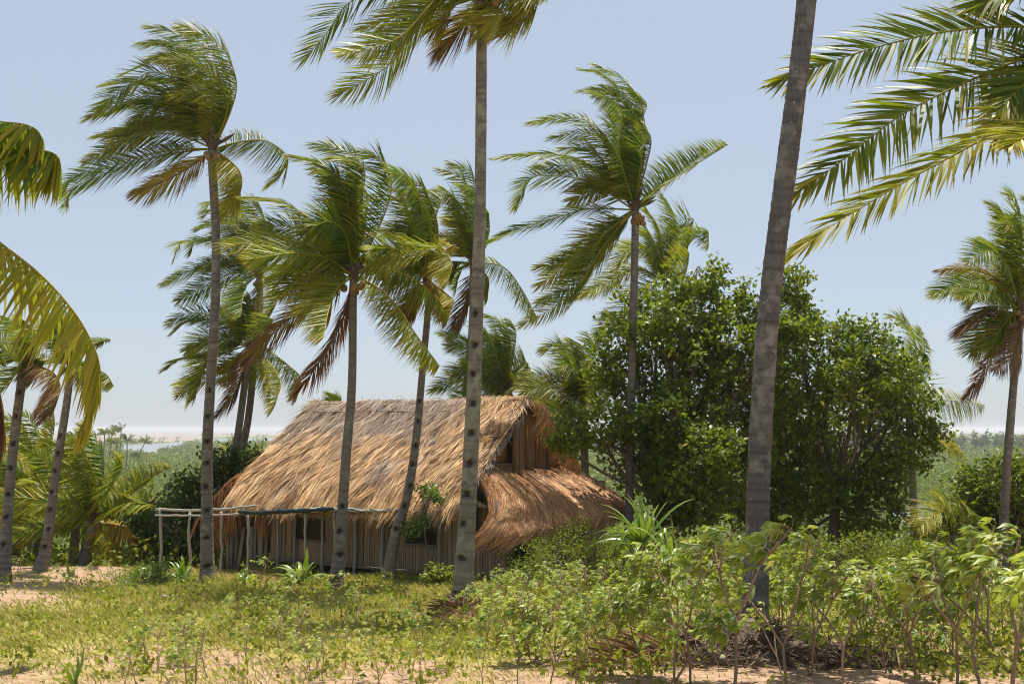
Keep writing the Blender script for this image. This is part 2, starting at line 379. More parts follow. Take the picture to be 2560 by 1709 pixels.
def thatch_tufts(mb, rng, n, a_fn, b_fn, m=17, spread=.10, length=(.5, .95), width=(.003, .011), greyf=None, red=0.0, surf=None, up=(.0, .15), drift=0.0):
    """n tufts of m strands flowing down a surface surf(a,b)->xyz in +b"""
    b = b_fn(n); b = b * .35 + .65 * (np.floor(b / .36) + .5 + .3 * rng.normal(0, .5, n)) * .36      # laid in courses
    a = np.repeat(a_fn(n), m); b = np.repeat(np.maximum(b, 0), m); N = n * m
    ang = np.repeat(rng.normal(drift, .20, n), m); L = np.repeat(rng.uniform(*length, n), m) * rng.uniform(.6, 1.1, N)
    lift = np.repeat(rng.uniform(*up, n), m) * rng.uniform(.4, 1.2, N)
    da = rng.normal(0, spread, N); k = 5; t = np.linspace(0, 1, k)
    sgn = np.where(b_fn.sign > 0, 1, -1) if hasattr(b_fn, 'sign') else 1
    aa = a[:, None] + da[:, None] * (1 - .45 * t) + (ang + rng.normal(0, .07, N))[:, None] * L[:, None] * t
    bm = rng.uniform(2.62, 2.92, N); L = np.minimum(L, np.maximum(bm - b, .1) / .74)
    bb = b[:, None] + rng.uniform(-.06, .06, N)[:, None] + L[:, None] * t * .74
    aa = np.minimum(aa, .07 + rng.normal(0, .025, N)[:, None])
    P = surf(aa, bb); P[..., 2] += lift[:, None] * (0.25 + 0.75 * t) + 0.01
    P += rng.normal(0, .006, P.shape)
    d = unit(np.gradient(P, axis=1)); w = unit(np.cross(d, np.array([0., -.45, .9]) + rng.normal(0, .35, (N, 1, 3))))
    wd = rng.uniform(*width, N)[:, None] * np.array([.8, 1, 1, .8, .25]); V, Q = strips(P, w * wd[..., None])
    tone = np.clip(np.repeat(rng.uniform(.0, .92, n), m) + rng.normal(0, .22, N), 0, 1)
    gr = np.clip(greyf(aa[:, 0], bb[:, 0]) + rng.normal(0, .12, N), 0, 1) if greyf else np.zeros(N)
    C = np.stack([np.repeat(tone, k * 2), np.repeat(gr, k * 2), np.full(N * k * 2, red), np.ones(N * k * 2)], 1)
    mb.add(V, Q, C)
def grey(a, b):
    q = sstep(1.15 + .6 * wob(a, b, 31, 2.6), .45 + .4 * wob(a, b, 32, 3), b) * sstep(-.7, -2.2, a + .4 * wob(a, b, 33, 1.5))
    return .72 * q + .25 * sstep(.6, 1.0, wob(a, b, 34, 2.7))
mb = MB()
front = lambda aa, bb: Hh(aa, bb, roofz(aa, bb))
thatch_tufts(mb, rng, 1750, lambda n: rng.uniform(-LEN - .12, .02, n), lambda n: rng.uniform(.0, 2.35, n), greyf=grey, surf=front, drift=-.10)
thatch_tufts(mb, rng, 240, lambda n: rng.uniform(-LEN - .15, .08, n), lambda n: rng.uniform(2.05, 2.4, n), m=22, length=(.45, .8), greyf=grey, surf=front, drift=-.12, up=(0, .06))
thatch_tufts(mb, rng, 120, lambda n: rng.uniform(-1.7, .05, n), lambda n: rng.uniform(-.05, .5, n), m=26, length=(.9, 1.5), greyf=None, surf=front, drift=-.02, up=(.06, .14))
thatch_tufts(mb, rng, 330, lambda n: rng.uniform(-LEN, .0, n), lambda n: rng.uniform(.0, 2.2, n), m=11, spread=.06, length=(.4, .8), greyf=grey, surf=front, drift=-.25, up=(.06, .20))
back = lambda aa, bb: Hh(aa, -bb, roofz(aa, bb))
thatch_tufts(mb, rng, 500, lambda n: rng.uniform(-LEN, .05, n), lambda n: rng.uniform(.0, 2.4, n), m=10, greyf=grey, surf=back)
tag(mb.build('main_thatch', M['thatch'], roof, HB), kind='stuff')
# ridge cap: straw laid over the top, loose ends in the wind
mb = MB(); n = 2600
a = rng.uniform(-LEN - .1, -.05, n); t = np.linspace(-1, 1, 6); L = rng.uniform(.25, .6, n)
bb = t[None] * L[:, None] + rng.normal(.02, .12, n)[:, None]
aa = a[:, None] + rng.normal(0, .22, n)[:, None] * t + rng.normal(0, .03, (n, 6))
P = Hh(aa, bb, roofz(aa, bb)); P[..., 2] += rng.uniform(.02, .13, n)[:, None] + .03
loose = rng.random(n) < .10
P[loose] += (np.array([-.16, 0, .16]) * np.array([0, 0, .1, .3, .7, 1.2])[:, None])[None] * rng.uniform(.2, 1, loose.sum())[:, None, None]
d = unit(np.gradient(P, axis=1)); w = unit(np.cross(d, np.array([0., -.3, 1]) + rng.normal(0, .4, (n, 1, 3))))
V, Q = strips(P, w * (rng.uniform(.004, .011, n)[:, None] * np.array([.3, 1, 1, 1, .8, .2]))[..., None])
ge = np.clip(.75 * sstep(-.6, -2.2, a) + rng.normal(0, .18, n), 0, 1)
mb.add(V, Q, np.stack([np.repeat(rng.uniform(.1, .85, n), 12), np.repeat(ge, 12), np.zeros(n * 12), np.ones(n * 12)], 1))
tag(mb.build('ridge_straw', M['thatch'], roof, HB), kind='stuff')
for bq in (.12, .42):
    pts = [Hh(aa_, bq + .03 * math.sin(aa_ * 3), float(roofz(aa_, bq)) + .13) for aa_ in np.linspace(-LEN + .2, -1.9, 9)]
    mb = MB().add(*tube(np.array(pts), .018, 5)); mb.build('ridge_pole', M['plank'], roof, HB)

# lean-to roofs over both ends: (a, b, z) rows from top edge to bottom edge
def lean_to(name, top, mid, bot, seed, N, tuft_len, rng_side=0.0):
    n = 40
    Tt, _ = smooth_curve(top, n); Tm, _ = smooth_curve(mid, n); Tb, _ = smooth_curve(bot, n)
    def S(u, v):
        q = np.clip(u, 0, 1) * (n - 1); i = np.clip(q.astype(int), 0, n - 2); f = (q - i)[..., None]
        a_, m_, b_ = [X[i] * (1 - f) + X[i + 1] * f for X in (Tt, Tm, Tb)]
        v = v[..., None]; L1 = (v - .5) * (v - 1) * 2; L2 = -v * (v - 1) * 4; L3 = v * (v - .5) * 2
        p = a_ * L1 + m_ * L2 + b_ * L3
        return Hh(p[..., 0], p[..., 1], p[..., 2])
    u, v = np.meshgrid(np.linspace(0, 1, 30), np.linspace(0, .93, 10))
    Vt = S(u, v).reshape(-1, 3); Vb = Vt - np.array([0, 0, .09]); k = len(Vt)
    i = (np.arange(9)[:, None] * 30 + np.arange(29)[None, :]).ravel(); Q = np.stack([i, i + 1, i + 31, i + 30], 1)
    lroof = MB().add(np.vstack([Vt, Vb]), [Q, Q[:, ::-1] + k], (.2, 0, 1, 1)).build(name, M['thatch'], hut, HB)
    r = np.random.default_rng(seed); mb = MB(); m = 15; tot = N * m; kk = 6; t = np.linspace(0, 1, kk)
    uu = np.repeat(r.uniform(0, 1, N), m); vv = np.repeat(r.uniform(-.02, .86, N) ** .85, m)
    L = np.repeat(r.uniform(*tuft_len, N), m) * r.uniform(.6, 1.15, tot); du = r.normal(0, .014, tot)
    U = uu[:, None] + du[:, None] * (1 - .4 * t) + np.repeat(r.normal(-.012, .018, N), m)[:, None] * t
    Vv = vv[:, None] + L[:, None] * t
    over = np.clip(Vv - 1, 0, 1)
    P = S(U, np.minimum(Vv, 1.0))
    P[..., 2] += -over * 1.1 + np.repeat(r.uniform(.02, .09, N), m)[:, None] + .01
    curl = sstep(.34, .05, U) * np.clip(Vv - .72, 0, 1) ** 1.5 * rng_side
    P += curl[..., None] * np.array([-.9, -.12, .05])
    P += over[..., None] * np.array([-.35, -.05, 0]) + r.normal(0, .007, P.shape)
    d = unit(np.gradient(P, axis=1) + 1e-6); w = unit(np.cross(d, np.array([.3, -.6, .7]) + r.normal(0, .4, (tot, 1, 3))))
    Vx, Q = strips(P, w * (r.uniform(.004, .009, tot)[:, None] * np.array([.8, 1, 1, 1, .8, .25]))[..., None])
    tone = np.clip(np.repeat(r.uniform(.25, .8, N), m) + r.normal(0, .2, tot), 0, 1)
    rd = np.repeat(np.clip(r.normal(.72, .2, N), 0, 1), m)
    C = np.stack([np.repeat(tone, kk * 2), np.full(tot * kk * 2, .1), np.repeat(rd, kk * 2), np.ones(tot * kk * 2)], 1)
    mb.add(Vx, Q, C); tag(mb.build(name + '_thatch', M['thatch'], lroof, HB), kind='stuff')
zt = RIDGE - 1.70
lean_to('lean_to_roof', [(.02, 2.05, zt), (.05, 1.0, zt), (.05, 0, zt), (.05, -1.0, zt), (.02, -2.05, zt)],
        [(.36, 2.02, zt - .58), (.80, 1.55, zt - .58), (.98, .4, zt - .54), (.98, -.9, zt - .53), (.88, -2.2, zt - .52)],
        [(.52, 2.28, zt - 1.24), (1.2, 2.2, zt - 1.34), (1.8, 1.25, zt - 1.12), (1.9, -.4, zt - 1.08), (1.75, -2.3, zt - 1.03)], 41, 950, (.26, .5), 1.0)
aL = -LEN
lean_to('lean_to_roof', [(aL - .02, -2.05, zt), (aL - .05, -1.0, zt), (aL - .05, 0, zt), (aL - .05, 1.0, zt), (aL - .02, 2.05, zt)],
        [(aL - .9, -2.2, zt - .5), (aL - 1.2, -1, zt - .5), (aL - 1.4, 0, zt - .48), (aL - 1.5, 1.2, zt - .5), (aL - 1.1, 2.15, zt - .62)],
        [(aL - 1.8, -2.4, zt - 1.1), (aL - 2.3, -1, zt - 1.15), (aL - 2.7, 0, zt - 1.2), (aL - 2.8, 1.3, zt - 1.45), (aL - 1.8, 2.35, zt - 1.65)], 42, 560, (.28, .5))

# hanging fringe at the open gable
mb = MB(); n = 800; k = 7; t = np.linspace(0, 1, k)
s = rng.uniform(0, 1, n) ** .8; b0 = -.05 - 1.85 * s
P0 = Hh(.18 + rng.uniform(-.1, .22, n), b0, roofz(0 * b0, b0) + rng.uniform(-.02, .1, n))
L = rng.uniform(.2, .72, n) * (1.1 - .35 * s)
out = E1 * .30 - E2 * .28
P = P0[:, None] + L[:, None, None] * (out * (np.sin(t * 1.9) * .55)[:, None] + np.array([0, 0, -1.]) * (t ** 1.25)[:, None] + (E2 * .30 * (t ** 2.6)[:, None] + np.array([-.35, 0, 0]) * (t ** 3)[:, None]))
P += rng.normal(0, .03, (n, 1, 3)) * t[None, :, None]
d = unit(np.gradient(P, axis=1)); w = unit(np.cross(d, np.array([.5, -.8, .2]) + rng.normal(0, .4, (n, 1, 3))))
V, Q = strips(P, w * (rng.uniform(.004, .010, n)[:, None] * np.array([.8, 1, 1, 1, 1, .7, .2]))[..., None])
mb.add(V, Q, np.stack([np.repeat(np.clip(rng.normal(.5, .22, n), 0, 1), k * 2), np.zeros(n * k * 2), np.full(n * k * 2, .35), np.ones(n * k * 2)], 1))
tag(mb.build('gable_fringe', M['thatch'], roof, HB), kind='stuff')
# grey bundled verge on the near side of the gable
mb = MB(); n = 900; k = 4; t = np.linspace(0, 1, k)
b0 = rng.uniform(.02, 2.0, n); P0 = Hh(.04 + rng.uniform(-.10, .10, n), b0, roofz(0 * b0, b0) + rng.uniform(-.16, .07, n))
d = unit(E2 * .75 - UP * .66 + rng.normal(0, .42, (n, 3))); P = P0[:, None] + d[:, None] * (rng.uniform(.12, .34, n)[:, None] * t)[..., None]
w = unit(np.cross(d, rng.normal(0, 1, (n, 3))))[:, None]
V, Q = strips(P, w * (rng.uniform(.004, .010, n)[:, None] * np.array([1, 1, .9, .3]))[..., None])
mb.add(V, Q, np.stack([np.repeat(rng.uniform(.2, 1, n), k * 2), np.full(n * k * 2, .85), np.zeros(n * k * 2), np.ones(n * k * 2)], 1))
tag(mb.build('verge_straw', M['thatch'], roof, HB), kind='stuff')
# battens under the gable peak
for j, bz in enumerate((.28, .50, .74, 1.0)):
    p = Hh(np.array([-.6, .22]), -bz + .03, roofz(0, bz) - .15 + 0 * np.array([0, 1.])); V, Fq = tube(p, .02, 5)
    MB().add(V, Fq, (.1, 0, 0, 1)).build('batten', M['bamboo'], roof, HB)
for sgn in (1, -1):
    p = Hh(-.2, np.array([0.0, sgn * 1.9]), np.array([RIDGE - .22, float(roofz(0, 1.9)) - .22])); V, Fq = tube(p, .03, 6)
    MB().add(V, Fq).build('rafter', M['bamboo'], roof, HB)

def reed_wall(name, mat, pos, zlo, zhi, holes, axis, nrm, step=.027, seed=0):
    r = np.random.default_rng(seed); mb = MB()
    for s in np.arange(pos[0], pos[1], step):
        lo, hi = zlo(s), zhi(s); spans = [(lo, hi)]
        for (s0, s1, z0, z1) in holes:
            if s0 < s < s1:
                spans = [q for (l, h) in spans for q in ((l, min(h, z0)), (max(l, z1), h)) if q[1] - q[0] > .02]
        for l, h in spans:
            x = s + r.normal(0, .002); dd = r.normal(0, .006); c = r.random() ** 1.5
            nz = max(2, int((h - l) / .45) + 1); zz = np.linspace(l + r.uniform(0, .02), h, nz); lean = r.normal(0, .004)
            P = np.array([axis(x + lean * (q - l), dd, q) for q in zz]); V, Fq = tube(P, step * .56 * r.uniform(.85, 1.1), 5, cap=False); mb.add(V, Fq, (c, 0, 0, 1))
    return tag(mb.build(name, mat, hut, HB), kind='stuff')
# front wall, with its three window openings and the open doorway at the left
def wrect(x0, y0, x1, y1, b0=2.0):
    a0, z1 = wall_hit(x0, y0, b0); a1, z0 = wall_hit(x1, y1, b0); return (a0, a1, z0, z1)
WIN = [wrect(740, 1292, 811, 1352), wrect(1018, 1286, 1096, 1364), wrect(1190, 1268, 1243, 1372)]
aDoor0 = wall_hit(600, 1350)[0]; aReed0 = wall_hit(676, 1350)[0]; aEnd = 1.05
gz = lambda a, b=2.0: float(zg(*Hh(a, b, 0)[:2]))
floor_z = gz(-1.5) + .17
fwall = reed_wall('reed_wall', M['reed'], (aReed0, aEnd), lambda s: floor_z + .01, lambda s: float(np.interp(s, [-1.3, -.7, .0, .42, .9, 1.1], [RIDGE - 1.92, zt - .45, zt - .52, zt - .72, zt - 1.2, zt - 1.35])), WIN, lambda s, d, z: Hh(s, 2.0 + d, z), E2, .026, 3)
for (a0, a1, z0, z1) in WIN:
    fr = MB().add(*box(Hh((a0 + a1) / 2, 2.03, z0), E1, E2, UP, (abs(a1 - a0) / 2 + .05, .035, .028))); wf = fr.build('window_sill', M['plank'], fwall, HB)
    for aj in (a0, a1):
        MB().add(*box(Hh(aj, 2.025, (z0 + z1) / 2 + .1), E1, E2, UP, (.025, .03, (z1 - z0) / 2 + .07))).build('window_jamb', M['plank'], fwall, HB)
a0, a1, z0, z1 = WIN[2]
for f in (.33, .66):
    MB().add(*box(Hh(a0 + (a1 - a0) * f, 1.97, (z0 + z1) / 2), E1, E2, UP, (.012, .012, (z1 - z0) / 2 - .03))).build('window_bar', M['bamboo'], fwall, HB)
    MB().add(*box(Hh((a0 + a1) / 2, 1.945, z0 + (z1 - z0) * f), E1, E2, UP, ((a1 - a0) / 2 - .03, .010, .012))).build('window_bar', M['bamboo'], fwall, HB)
MB().add(*box(Hh((a0 + a1) / 2, 1.86, (z0 + z1) / 2), E1, E2, UP, ((a1 - a0) / 2 + .1, .01, (z1 - z0) / 2 + .1))).build('window_screen', M['mat_board'], fwall, HB)
# floor beam, floor and stilts
ac, al = (aReed0 + aEnd) / 2, (aEnd - aReed0) / 2
MB().add(*box(Hh(ac, 2.06, floor_z - .01), E1, E2, UP, (al + .06, .035, .035))).build('floor_beam', M['plank'], hut, HB)
MB().add(*box(Hh(ac, 0, floor_z - .03), E1, E2, UP, (al, 2.25, .02))).build('floor', M['plank'], hut, HB)
for aj in np.linspace(aReed0 + .1, aEnd - .1, 10):
    for bj in (1.9, -1.6):
        g0 = gz(aj, bj); V, Fq = tube(np.array([Hh(aj, bj, g0 - .1), Hh(aj, bj, floor_z - .05)]), .055, 7)
        MB().add(V, Fq, (.5, 0, 0, 1)).build('stilt', M['plank'], hut, HB)
# back and side walls
for (cc, ax, ln) in ((Hh(ac - .6, -1.95, 0), E1, al + .6), (Hh(aEnd + .02, -.15, 0), E2, 2.05), (Hh(aL - .9, 0, 0), E2, 2.25)):
    zz0, zz1 = floor_z - .1, (RIDGE - 2.0 if abs(ax[0]) > .6 else zt - 1.05); cc[2] = (zz0 + zz1) / 2
    MB().add(*box(cc, ax, np.cross(UP, ax), UP, (ln, .03, (zz1 - zz0) / 2))).build('rear_wall', M['reed'], hut, HB)
# wall posts
for px in (654, 695, 737, 806, 887, 956, 1097):
    a_, _ = wall_hit(px, 1350, 2.10); g0 = gz(a_, 2.1); r = np.random.default_rng(px)
    P = np.array([Hh(a_ + r.normal(0, .012), 2.10, z) for z in np.linspace(g0 - .1, RIDGE - 1.90, 7)])
    V, Fq = tube(P, r.uniform(.028, .045), 7); MB().add(V, Fq, (r.uniform(0, .7), 0, 0, 1)).build('wall_post', M['pole'], hut, HB, smooth=True)
# planks closing the left end
r = np.random.default_rng(77)
for px0, px1, top in ((560, 553, 1322), (570, 566, 1320), (579, 578, 1318), (588, 590, 1322), (597, 606, 1318), (628, 627, 1316), (637, 637, 1312), (647, 646, 1314), (664, 664, 1318)):
    a0_, zt_ = wall_hit(px1, top, 2.03); a1_, _ = wall_hit(px0, 1440, 2.10); g0 = gz(a1_, 2.1)
    p0 = Hh(a1_, 2.12 + r.uniform(-.03, .05), g0 - .05); p1 = Hh(a0_, 2.0 + r.uniform(-.03, .03), zt_); ax = unit(p1 - p0); sx = unit(E1 - ax * E1.dot(ax))
    MB().add(*box((p0 + p1) / 2, sx, np.cross(ax, sx), ax, (r.uniform(.042, .055), .012, np.linalg.norm(p1 - p0) / 2)), (r.random(), 0, 0, 1)).build('plank', M['plank'], hut, HB)
# straw curtain hanging under the left eave
mb = MB(); n = 2300; k = 5; t = np.linspace(0, 1, k)
a_ = np.where(rng.random(n) < .72, rng.uniform(aL - 1.75, aL - .55, n), rng.uniform(wall_hit(655, 1350)[0], aReed0, n)); bq = 2.14 + rng.uniform(-.16, .05, n)
zt0 = RIDGE - 2.0 + rng.uniform(-.5, .05, n) - .6 * sstep(aL - .5, aL - 1.7, a_); L = rng.uniform(.45, 1.1, n)
P = Hh(a_, bq, zt0)[:, None] + np.array([0, 0, -1.]) * (L[:, None] * t)[..., None] + rng.normal(0, .05, (n, 1, 3)) * t[None, :, None]
P[..., 2] = np.maximum(P[..., 2], gz(aL - .8, 2.1) + .06)
w = unit(np.cross(np.array([0, 0, -1.]), rng.normal(0, 1, (n, 3))))[:, None]
V, Q = strips(P, w * (rng.uniform(.005, .011, n)[:, None] * np.array([1, 1, 1, .8, .3]))[..., None])
mb.add(V, Q, np.stack([np.repeat(rng.uniform(.1, .75, n), k * 2), np.full(n * k * 2, .15), np.full(n * k * 2, .55), np.ones(n * k * 2)], 1))
tag(mb.build('straw_curtain', M['thatch'], hut, HB), kind='stuff')
# gable wall with its window
gb0, gz1 = gable_hit(1223, 1094); gb1, gz0 = gable_hit(1281, 1157); hole = (min(gb0, gb1), max(gb0, gb1), gz0, gz1)
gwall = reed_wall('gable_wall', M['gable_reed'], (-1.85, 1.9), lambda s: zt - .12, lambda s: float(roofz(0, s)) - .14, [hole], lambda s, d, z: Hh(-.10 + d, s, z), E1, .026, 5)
hb, hz = (hole[0] + hole[1]) / 2, (gz0 + gz1) / 2
MB().add(*box(Hh(-.20, hb + .08, hz), E2, E1, UP, ((hole[1] - hole[0]) / 2 * BW - .02, .012, (gz1 - gz0) / 2 + .05))).build('window_shutter', M['mat_board'], gwall, HB)
for bj in (hole[0], -.10, -.55, -1.1):
    MB().add(*box(Hh(-.055, bj, (zt - .1 + float(roofz(0, bj)) - .2) / 2), E2, E1, UP, (.03, .018, (float(roofz(0, bj)) - .1 - zt) / 2))).build('gable_post', M['bamboo'], gwall, HB)
MB().add(*box(Hh(-.055, hb, gz0 - .015), E2, E1, UP, ((hole[1] - hole[0]) / 2 * BW + .04, .03, .02))).build('window_sill', M['plank'], gwall, HB)
MB().add(*box(Hh(-.055, hb, gz1 + .02), E2, E1, UP, ((hole[1] - hole[0]) / 2 * BW + .04, .03, .02))).build('window_head', M['plank'], gwall, HB)

# ------------------------------------------------------------------ pole frame with tarp
def pole(px, py0, py1, depth, r0=.035, seed=0):
    g0 = gpx(px, depth); top = at(px, py0, depth); r = np.random.default_rng(seed)
    zz = np.linspace(0, 1, 8); P = g0 + (top - g0) * zz[:, None] + r.normal(0, .012, (8, 3)) * np.array([1, 1, 0]); P[0, 2] -= .15
    return tube(P, r0 * (1 + r.normal(0, .08, 8)), 7)
def pdep(px): return np.interp(px, [390, 1050], [24.9, 22.45])
frame = empty('pole_frame', gpx(650, pdep(650))); fb = np.array(frame.location)
tag(frame, 'rough open frame of grey peeled poles in front of the hut wall', 'pole frame')
for i, (px, y0) in enumerate(((401, 1268), (474, 1279), (552, 1279), (620, 1285), (763, 1276), (837, 1270))):
    V, Fq = pole(px, y0, 0, pdep(px) + (.0 if i else .12), .033 if i in (0, 1, 3) else .029, 100 + i)
    MB().add(V, Fq, (.15, 0, 0, 1)).build('post', M['pole'], frame, fb, smooth=True)
def beam(pts, r0, seed, off=0.0):
    r = np.random.default_rng(seed); P, L = smooth_curve(np.array([at(x, y, pdep(x) + off) for x, y in pts]), 26)
    P = P + r.normal(0, .006, P.shape); return tube(P, r0 * (1 + r.normal(0, .07, 26)), 7)
for i, (pts, r0, off) in enumerate((([(388, 1287), (470, 1288), (560, 1286), (690, 1282), (840, 1274)], .025, -.06),
                                    ([(390, 1273), (480, 1275), (560, 1272), (640, 1263)], .031, .12),
                                    ([(800, 1268), (870, 1258), (905, 1253)], .034, .35), ([(838, 1274), (930, 1277), (1050, 1268)], .026, -.10))):
    V, Fq = beam(pts, r0, 120 + i, off); MB().add(V, Fq, (.05, 0, 0, 1)).build('beam', M['pole'], frame, fb, smooth=True)
# rolled dark tarp and stretched sheet
def cloth(name, front_, back_, of, ob, mat, sag, label, seed, scallop=0):
    r = np.random.default_rng(seed); n = 40
    Fp, _ = smooth_curve(np.array([at(x, y, pdep(x) + of) for x, y in front_]), n); Bp, _ = smooth_curve(np.array([at(x, y, pdep(x) + ob) for x, y in back_]), n)
    m = 9; t = np.linspace(0, 1, m)[:, None, None]; V = Fp[None] * (1 - t) + Bp[None] * t
    V[..., 2] -= sag * np.sin(t[..., 0] * math.pi) * (1 + .5 * np.sin(np.arange(n) * .6))[None]
    V[0, :, 2] -= scallop * (.5 + .5 * np.cos(np.arange(n) * 1.1)); V += r.normal(0, .006, V.shape)
    Vt = V.reshape(-1, 3); i = (np.arange(m - 1)[:, None] * n + np.arange(n - 1)[None, :]).ravel(); Q = np.stack([i, i + 1, i + n + 1, i + n], 1); k = len(Vt)
    ring = np.concatenate([np.arange(n), np.arange(1, m) * n + n - 1, (m - 1) * n + np.arange(n - 2, -1, -1), np.arange(m - 2, 0, -1) * n]); r2 = np.roll(ring, -1)
    o = MB().add(np.vstack([Vt, Vt - np.array([0, 0, .012])]), [Q, Q[:, ::-1] + k, np.stack([ring, r2, r2 + k, ring + k], 1)]).build(name, mat, smooth=False)
    return tag(o, label, 'tarp')
def roll(name, pts, label):
    P, L = smooth_curve(np.array([at(x, y, pdep(x) - .13) for x, y in pts]), 40); r = np.random.default_rng(8)
    V, Fq = tube(P,   .050 * (1 + .22 * np.sin(np.arange(40) * .75) + r.normal(0, .08, 40)), 9); V = V + r.normal(0, .006, V.shape)
    return tag(MB().add(V, Fq).build(name, M['tarp'], smooth=True), label, 'tarp')
roll('rolled_tarp', [(598, 1279), (650, 1281), (710, 1277), (770, 1275), (832, 1270)], 'dark green rolled tarp lashed along the pole frame')
cloth('shade_sheet', [(700, 1272), (838, 1268), (930, 1272), (1048, 1264)], [(800, 1260), (870, 1256), (950, 1257), (1040, 1259)], -.12, .75, M['sheet'], .05, 'pale green shade sheet stretched from poles to the hut eave', 9, .035)

# ------------------------------------------------------------------ coconut palms
def make_frond(name, P, rng, parent, org, n=84, L=.86, dry=.06, kw=1.0, kg=.35, width=.021, pet=.10, seg=4, rad=.024, fold=1.0, wind=WIND, tw=(.3, 1.5)):
    P, length = smooth_curve(P, 44); T = unit(np.gradient(P, axis=0))
    ref = np.array([.45, -rng.uniform(*tw), .85]) + rng.normal(0, .22, 3); U = unit(ref - T * (T @ ref)[:, None]); S = np.cross(T, U)
    mb = MB()
    V, Fq = tube(P, np.linspace(rad, .003, 44), 5, cap=False); sdry = min(1, dry + .30)
    mb.add(V, Fq, np.stack([np.full(len(V), .9), np.full(len(V), 0.), np.full(len(V), sdry), np.ones(len(V))], 1))
    t0 = np.linspace(pet, .992, n); q = np.concatenate([t0, np.clip(t0 + rng.normal(0, .004, n), pet, .995)]); N = 2 * n
    side = np.repeat([1., -1.], n)[:, None]
    ip = lambda A: np.stack([np.interp(q, np.linspace(0, 1, 44), A[:, i]) for i in range(3)], 1)
    p, tt, ss, uu = ip(P), unit(ip(T)), unit(ip(S)), unit(ip(U))
    ang = np.radians(np.interp(q, [0, .3, .8, 1], [70, 62, 46, 16]) + rng.normal(0, 6, N))[:, None]
    ll = L * np.interp(q, [0, .12, .35, .6, .85, 1], [.45, .75, 1, .95, .68, .34]) * rng.uniform(.82, 1.08, N)
    d = unit(np.cos(ang) * tt + np.sin(ang) * side * ss * fold + uu * (.10 + rng.normal(0, .06, (N, 1))))
    lee = np.clip(-(d @ wind), 0, 1)[:, None]
    d = unit(d + wind * kw * (.16 + 1.45 * lee) + np.array([0, 0, -1.]) * kg * .35 + rng.normal(0, .03, (N, 3)))
    gust = (1 + .25 * np.sin(q * 23 + rng.uniform(0, 6)) + rng.normal(0, .18, N))[:, None]
    C = [p]; D = [d]; G = np.array([0, 0, -1.])
    for j in range(seg):
        f = (j + .6) / seg
        d = unit(d + (wind * kw * gust * .28 + G * kg * .55) * f * .5 * (4 / seg) + rng.normal(0, .02, (N, 3)))
        C.append(C[-1] + d * (ll / seg)[:, None]); D.append(d)
    C = np.stack(C, 1); D = np.stack(D, 1)
    w = tt[:, None] - D * (D * tt[:, None]).sum(-1, keepdims=True)
    w = unit(w + 1e-4); w2 = np.cross(D, w); rr = rng.normal(0, .8, (N, 1, 1)); w = unit(w + w2 * rr)
    prof = np.interp(np.linspace(0, 1, seg + 1), [0, .2, .55, 1], [.55, 1, .85, .06])
    V, Q = strips(C, w * (width * prof[None] * rng.uniform(.8, 1.15, (N, 1)))[..., None])
    k = (seg + 1) * 2
    dr = np.clip(dry + rng.normal(0, .05, N) + .10 * (q > .85) + (rng.random(N) < .05) * .35, 0, 1)
    R = np.clip(rng.normal(.45, .27, N), 0, 1); tip = np.tile(np.repeat(np.linspace(0, 1, seg + 1), 2), N)
    mb.add(V, Q, np.stack([np.repeat(R, k), tip, np.repeat(dr, k), np.ones(N * k)], 1))
    return mb.build(name, M['palm'], parent, org)

def make_trunk(P, r0, r1, rng, parent, org, mat, notches=(), ds=.035, k=18, flare=.55, dark_from=None):
    P = np.asarray(P, float); _, L = smooth_curve(P, 30); n = max(12, int(L / ds)); P, L = smooth_curve(P, n)
    s = np.linspace(0, L, n); r = r1 + (r0 - r1) * np.exp(-s / (L * .45)) ; r = r + r0 * flare * np.exp(-s / .28)
    gaps = np.concatenate([[0], np.cumsum(rng.uniform(.045, .15, int(L / .08) + 12))]); gi = np.clip(np.searchsorted(gaps, s, 'right') - 1, 0, len(gaps) - 2)
    saw = (s - gaps[gi]) / (gaps[gi + 1] - gaps[gi])
    r = r * (1 + .05 * (saw - .5) + .02 * np.sin(s * 2.3) + rng.normal(0, .004, n))
    T = unit(np.gradient(P, axis=0)); view = np.array([0, -1., 0]); Nn = unit(view - T * (T @ view)[:, None]); B = np.cross(T, Nn)
    th = np.arange(k) * 2 * math.pi / k; rr = np.repeat(r[:, None], k, 1) * (1 + .02 * np.sin(th * 3 + s[:, None] * 1.3) + rng.normal(0, .006, (n, k)))
    col = np.zeros((n, k, 4)); col[..., 3] = 1; col[..., 0] = np.clip((saw < .25) * rng.uniform(.3, 1.0, len(gaps))[gi] + rng.normal(.1, .15, n), 0, 1)[:, None]
    thc = (th + math.pi) % (2 * math.pi) - math.pi
    for (sn, tn) in notches:
        dth = (thc - tn + math.pi) % (2 * math.pi) - math.pi; h = .05
        m = (np.abs(dth)[None] < .62) & (np.abs(s - sn)[:, None] < h * np.sqrt(np.clip(1 - (dth / .62) ** 2, 0, 1))[None] + .004)
        rr = np.where(m, rr - .065, rr); col[..., 2] = np.where(m, .92, col[..., 2])
    V = P[:, None] + rr[..., None] * (np.cos(th)[None, :, None] * Nn[:, None] + np.sin(th)[None, :, None] * B[:, None])
    i = np.arange(n - 1)[:, None] * k; j = np.arange(k)[None, :]; j2 = (j + 1) % k
    Q = np.stack([i + j, i + j2, i + k + j2, i + k + j], -1).reshape(-1, 4)
    return MB().add(V.reshape(-1, 3), Q, col.reshape(-1, 4)).build('trunk', mat, parent, org, smooth=True)

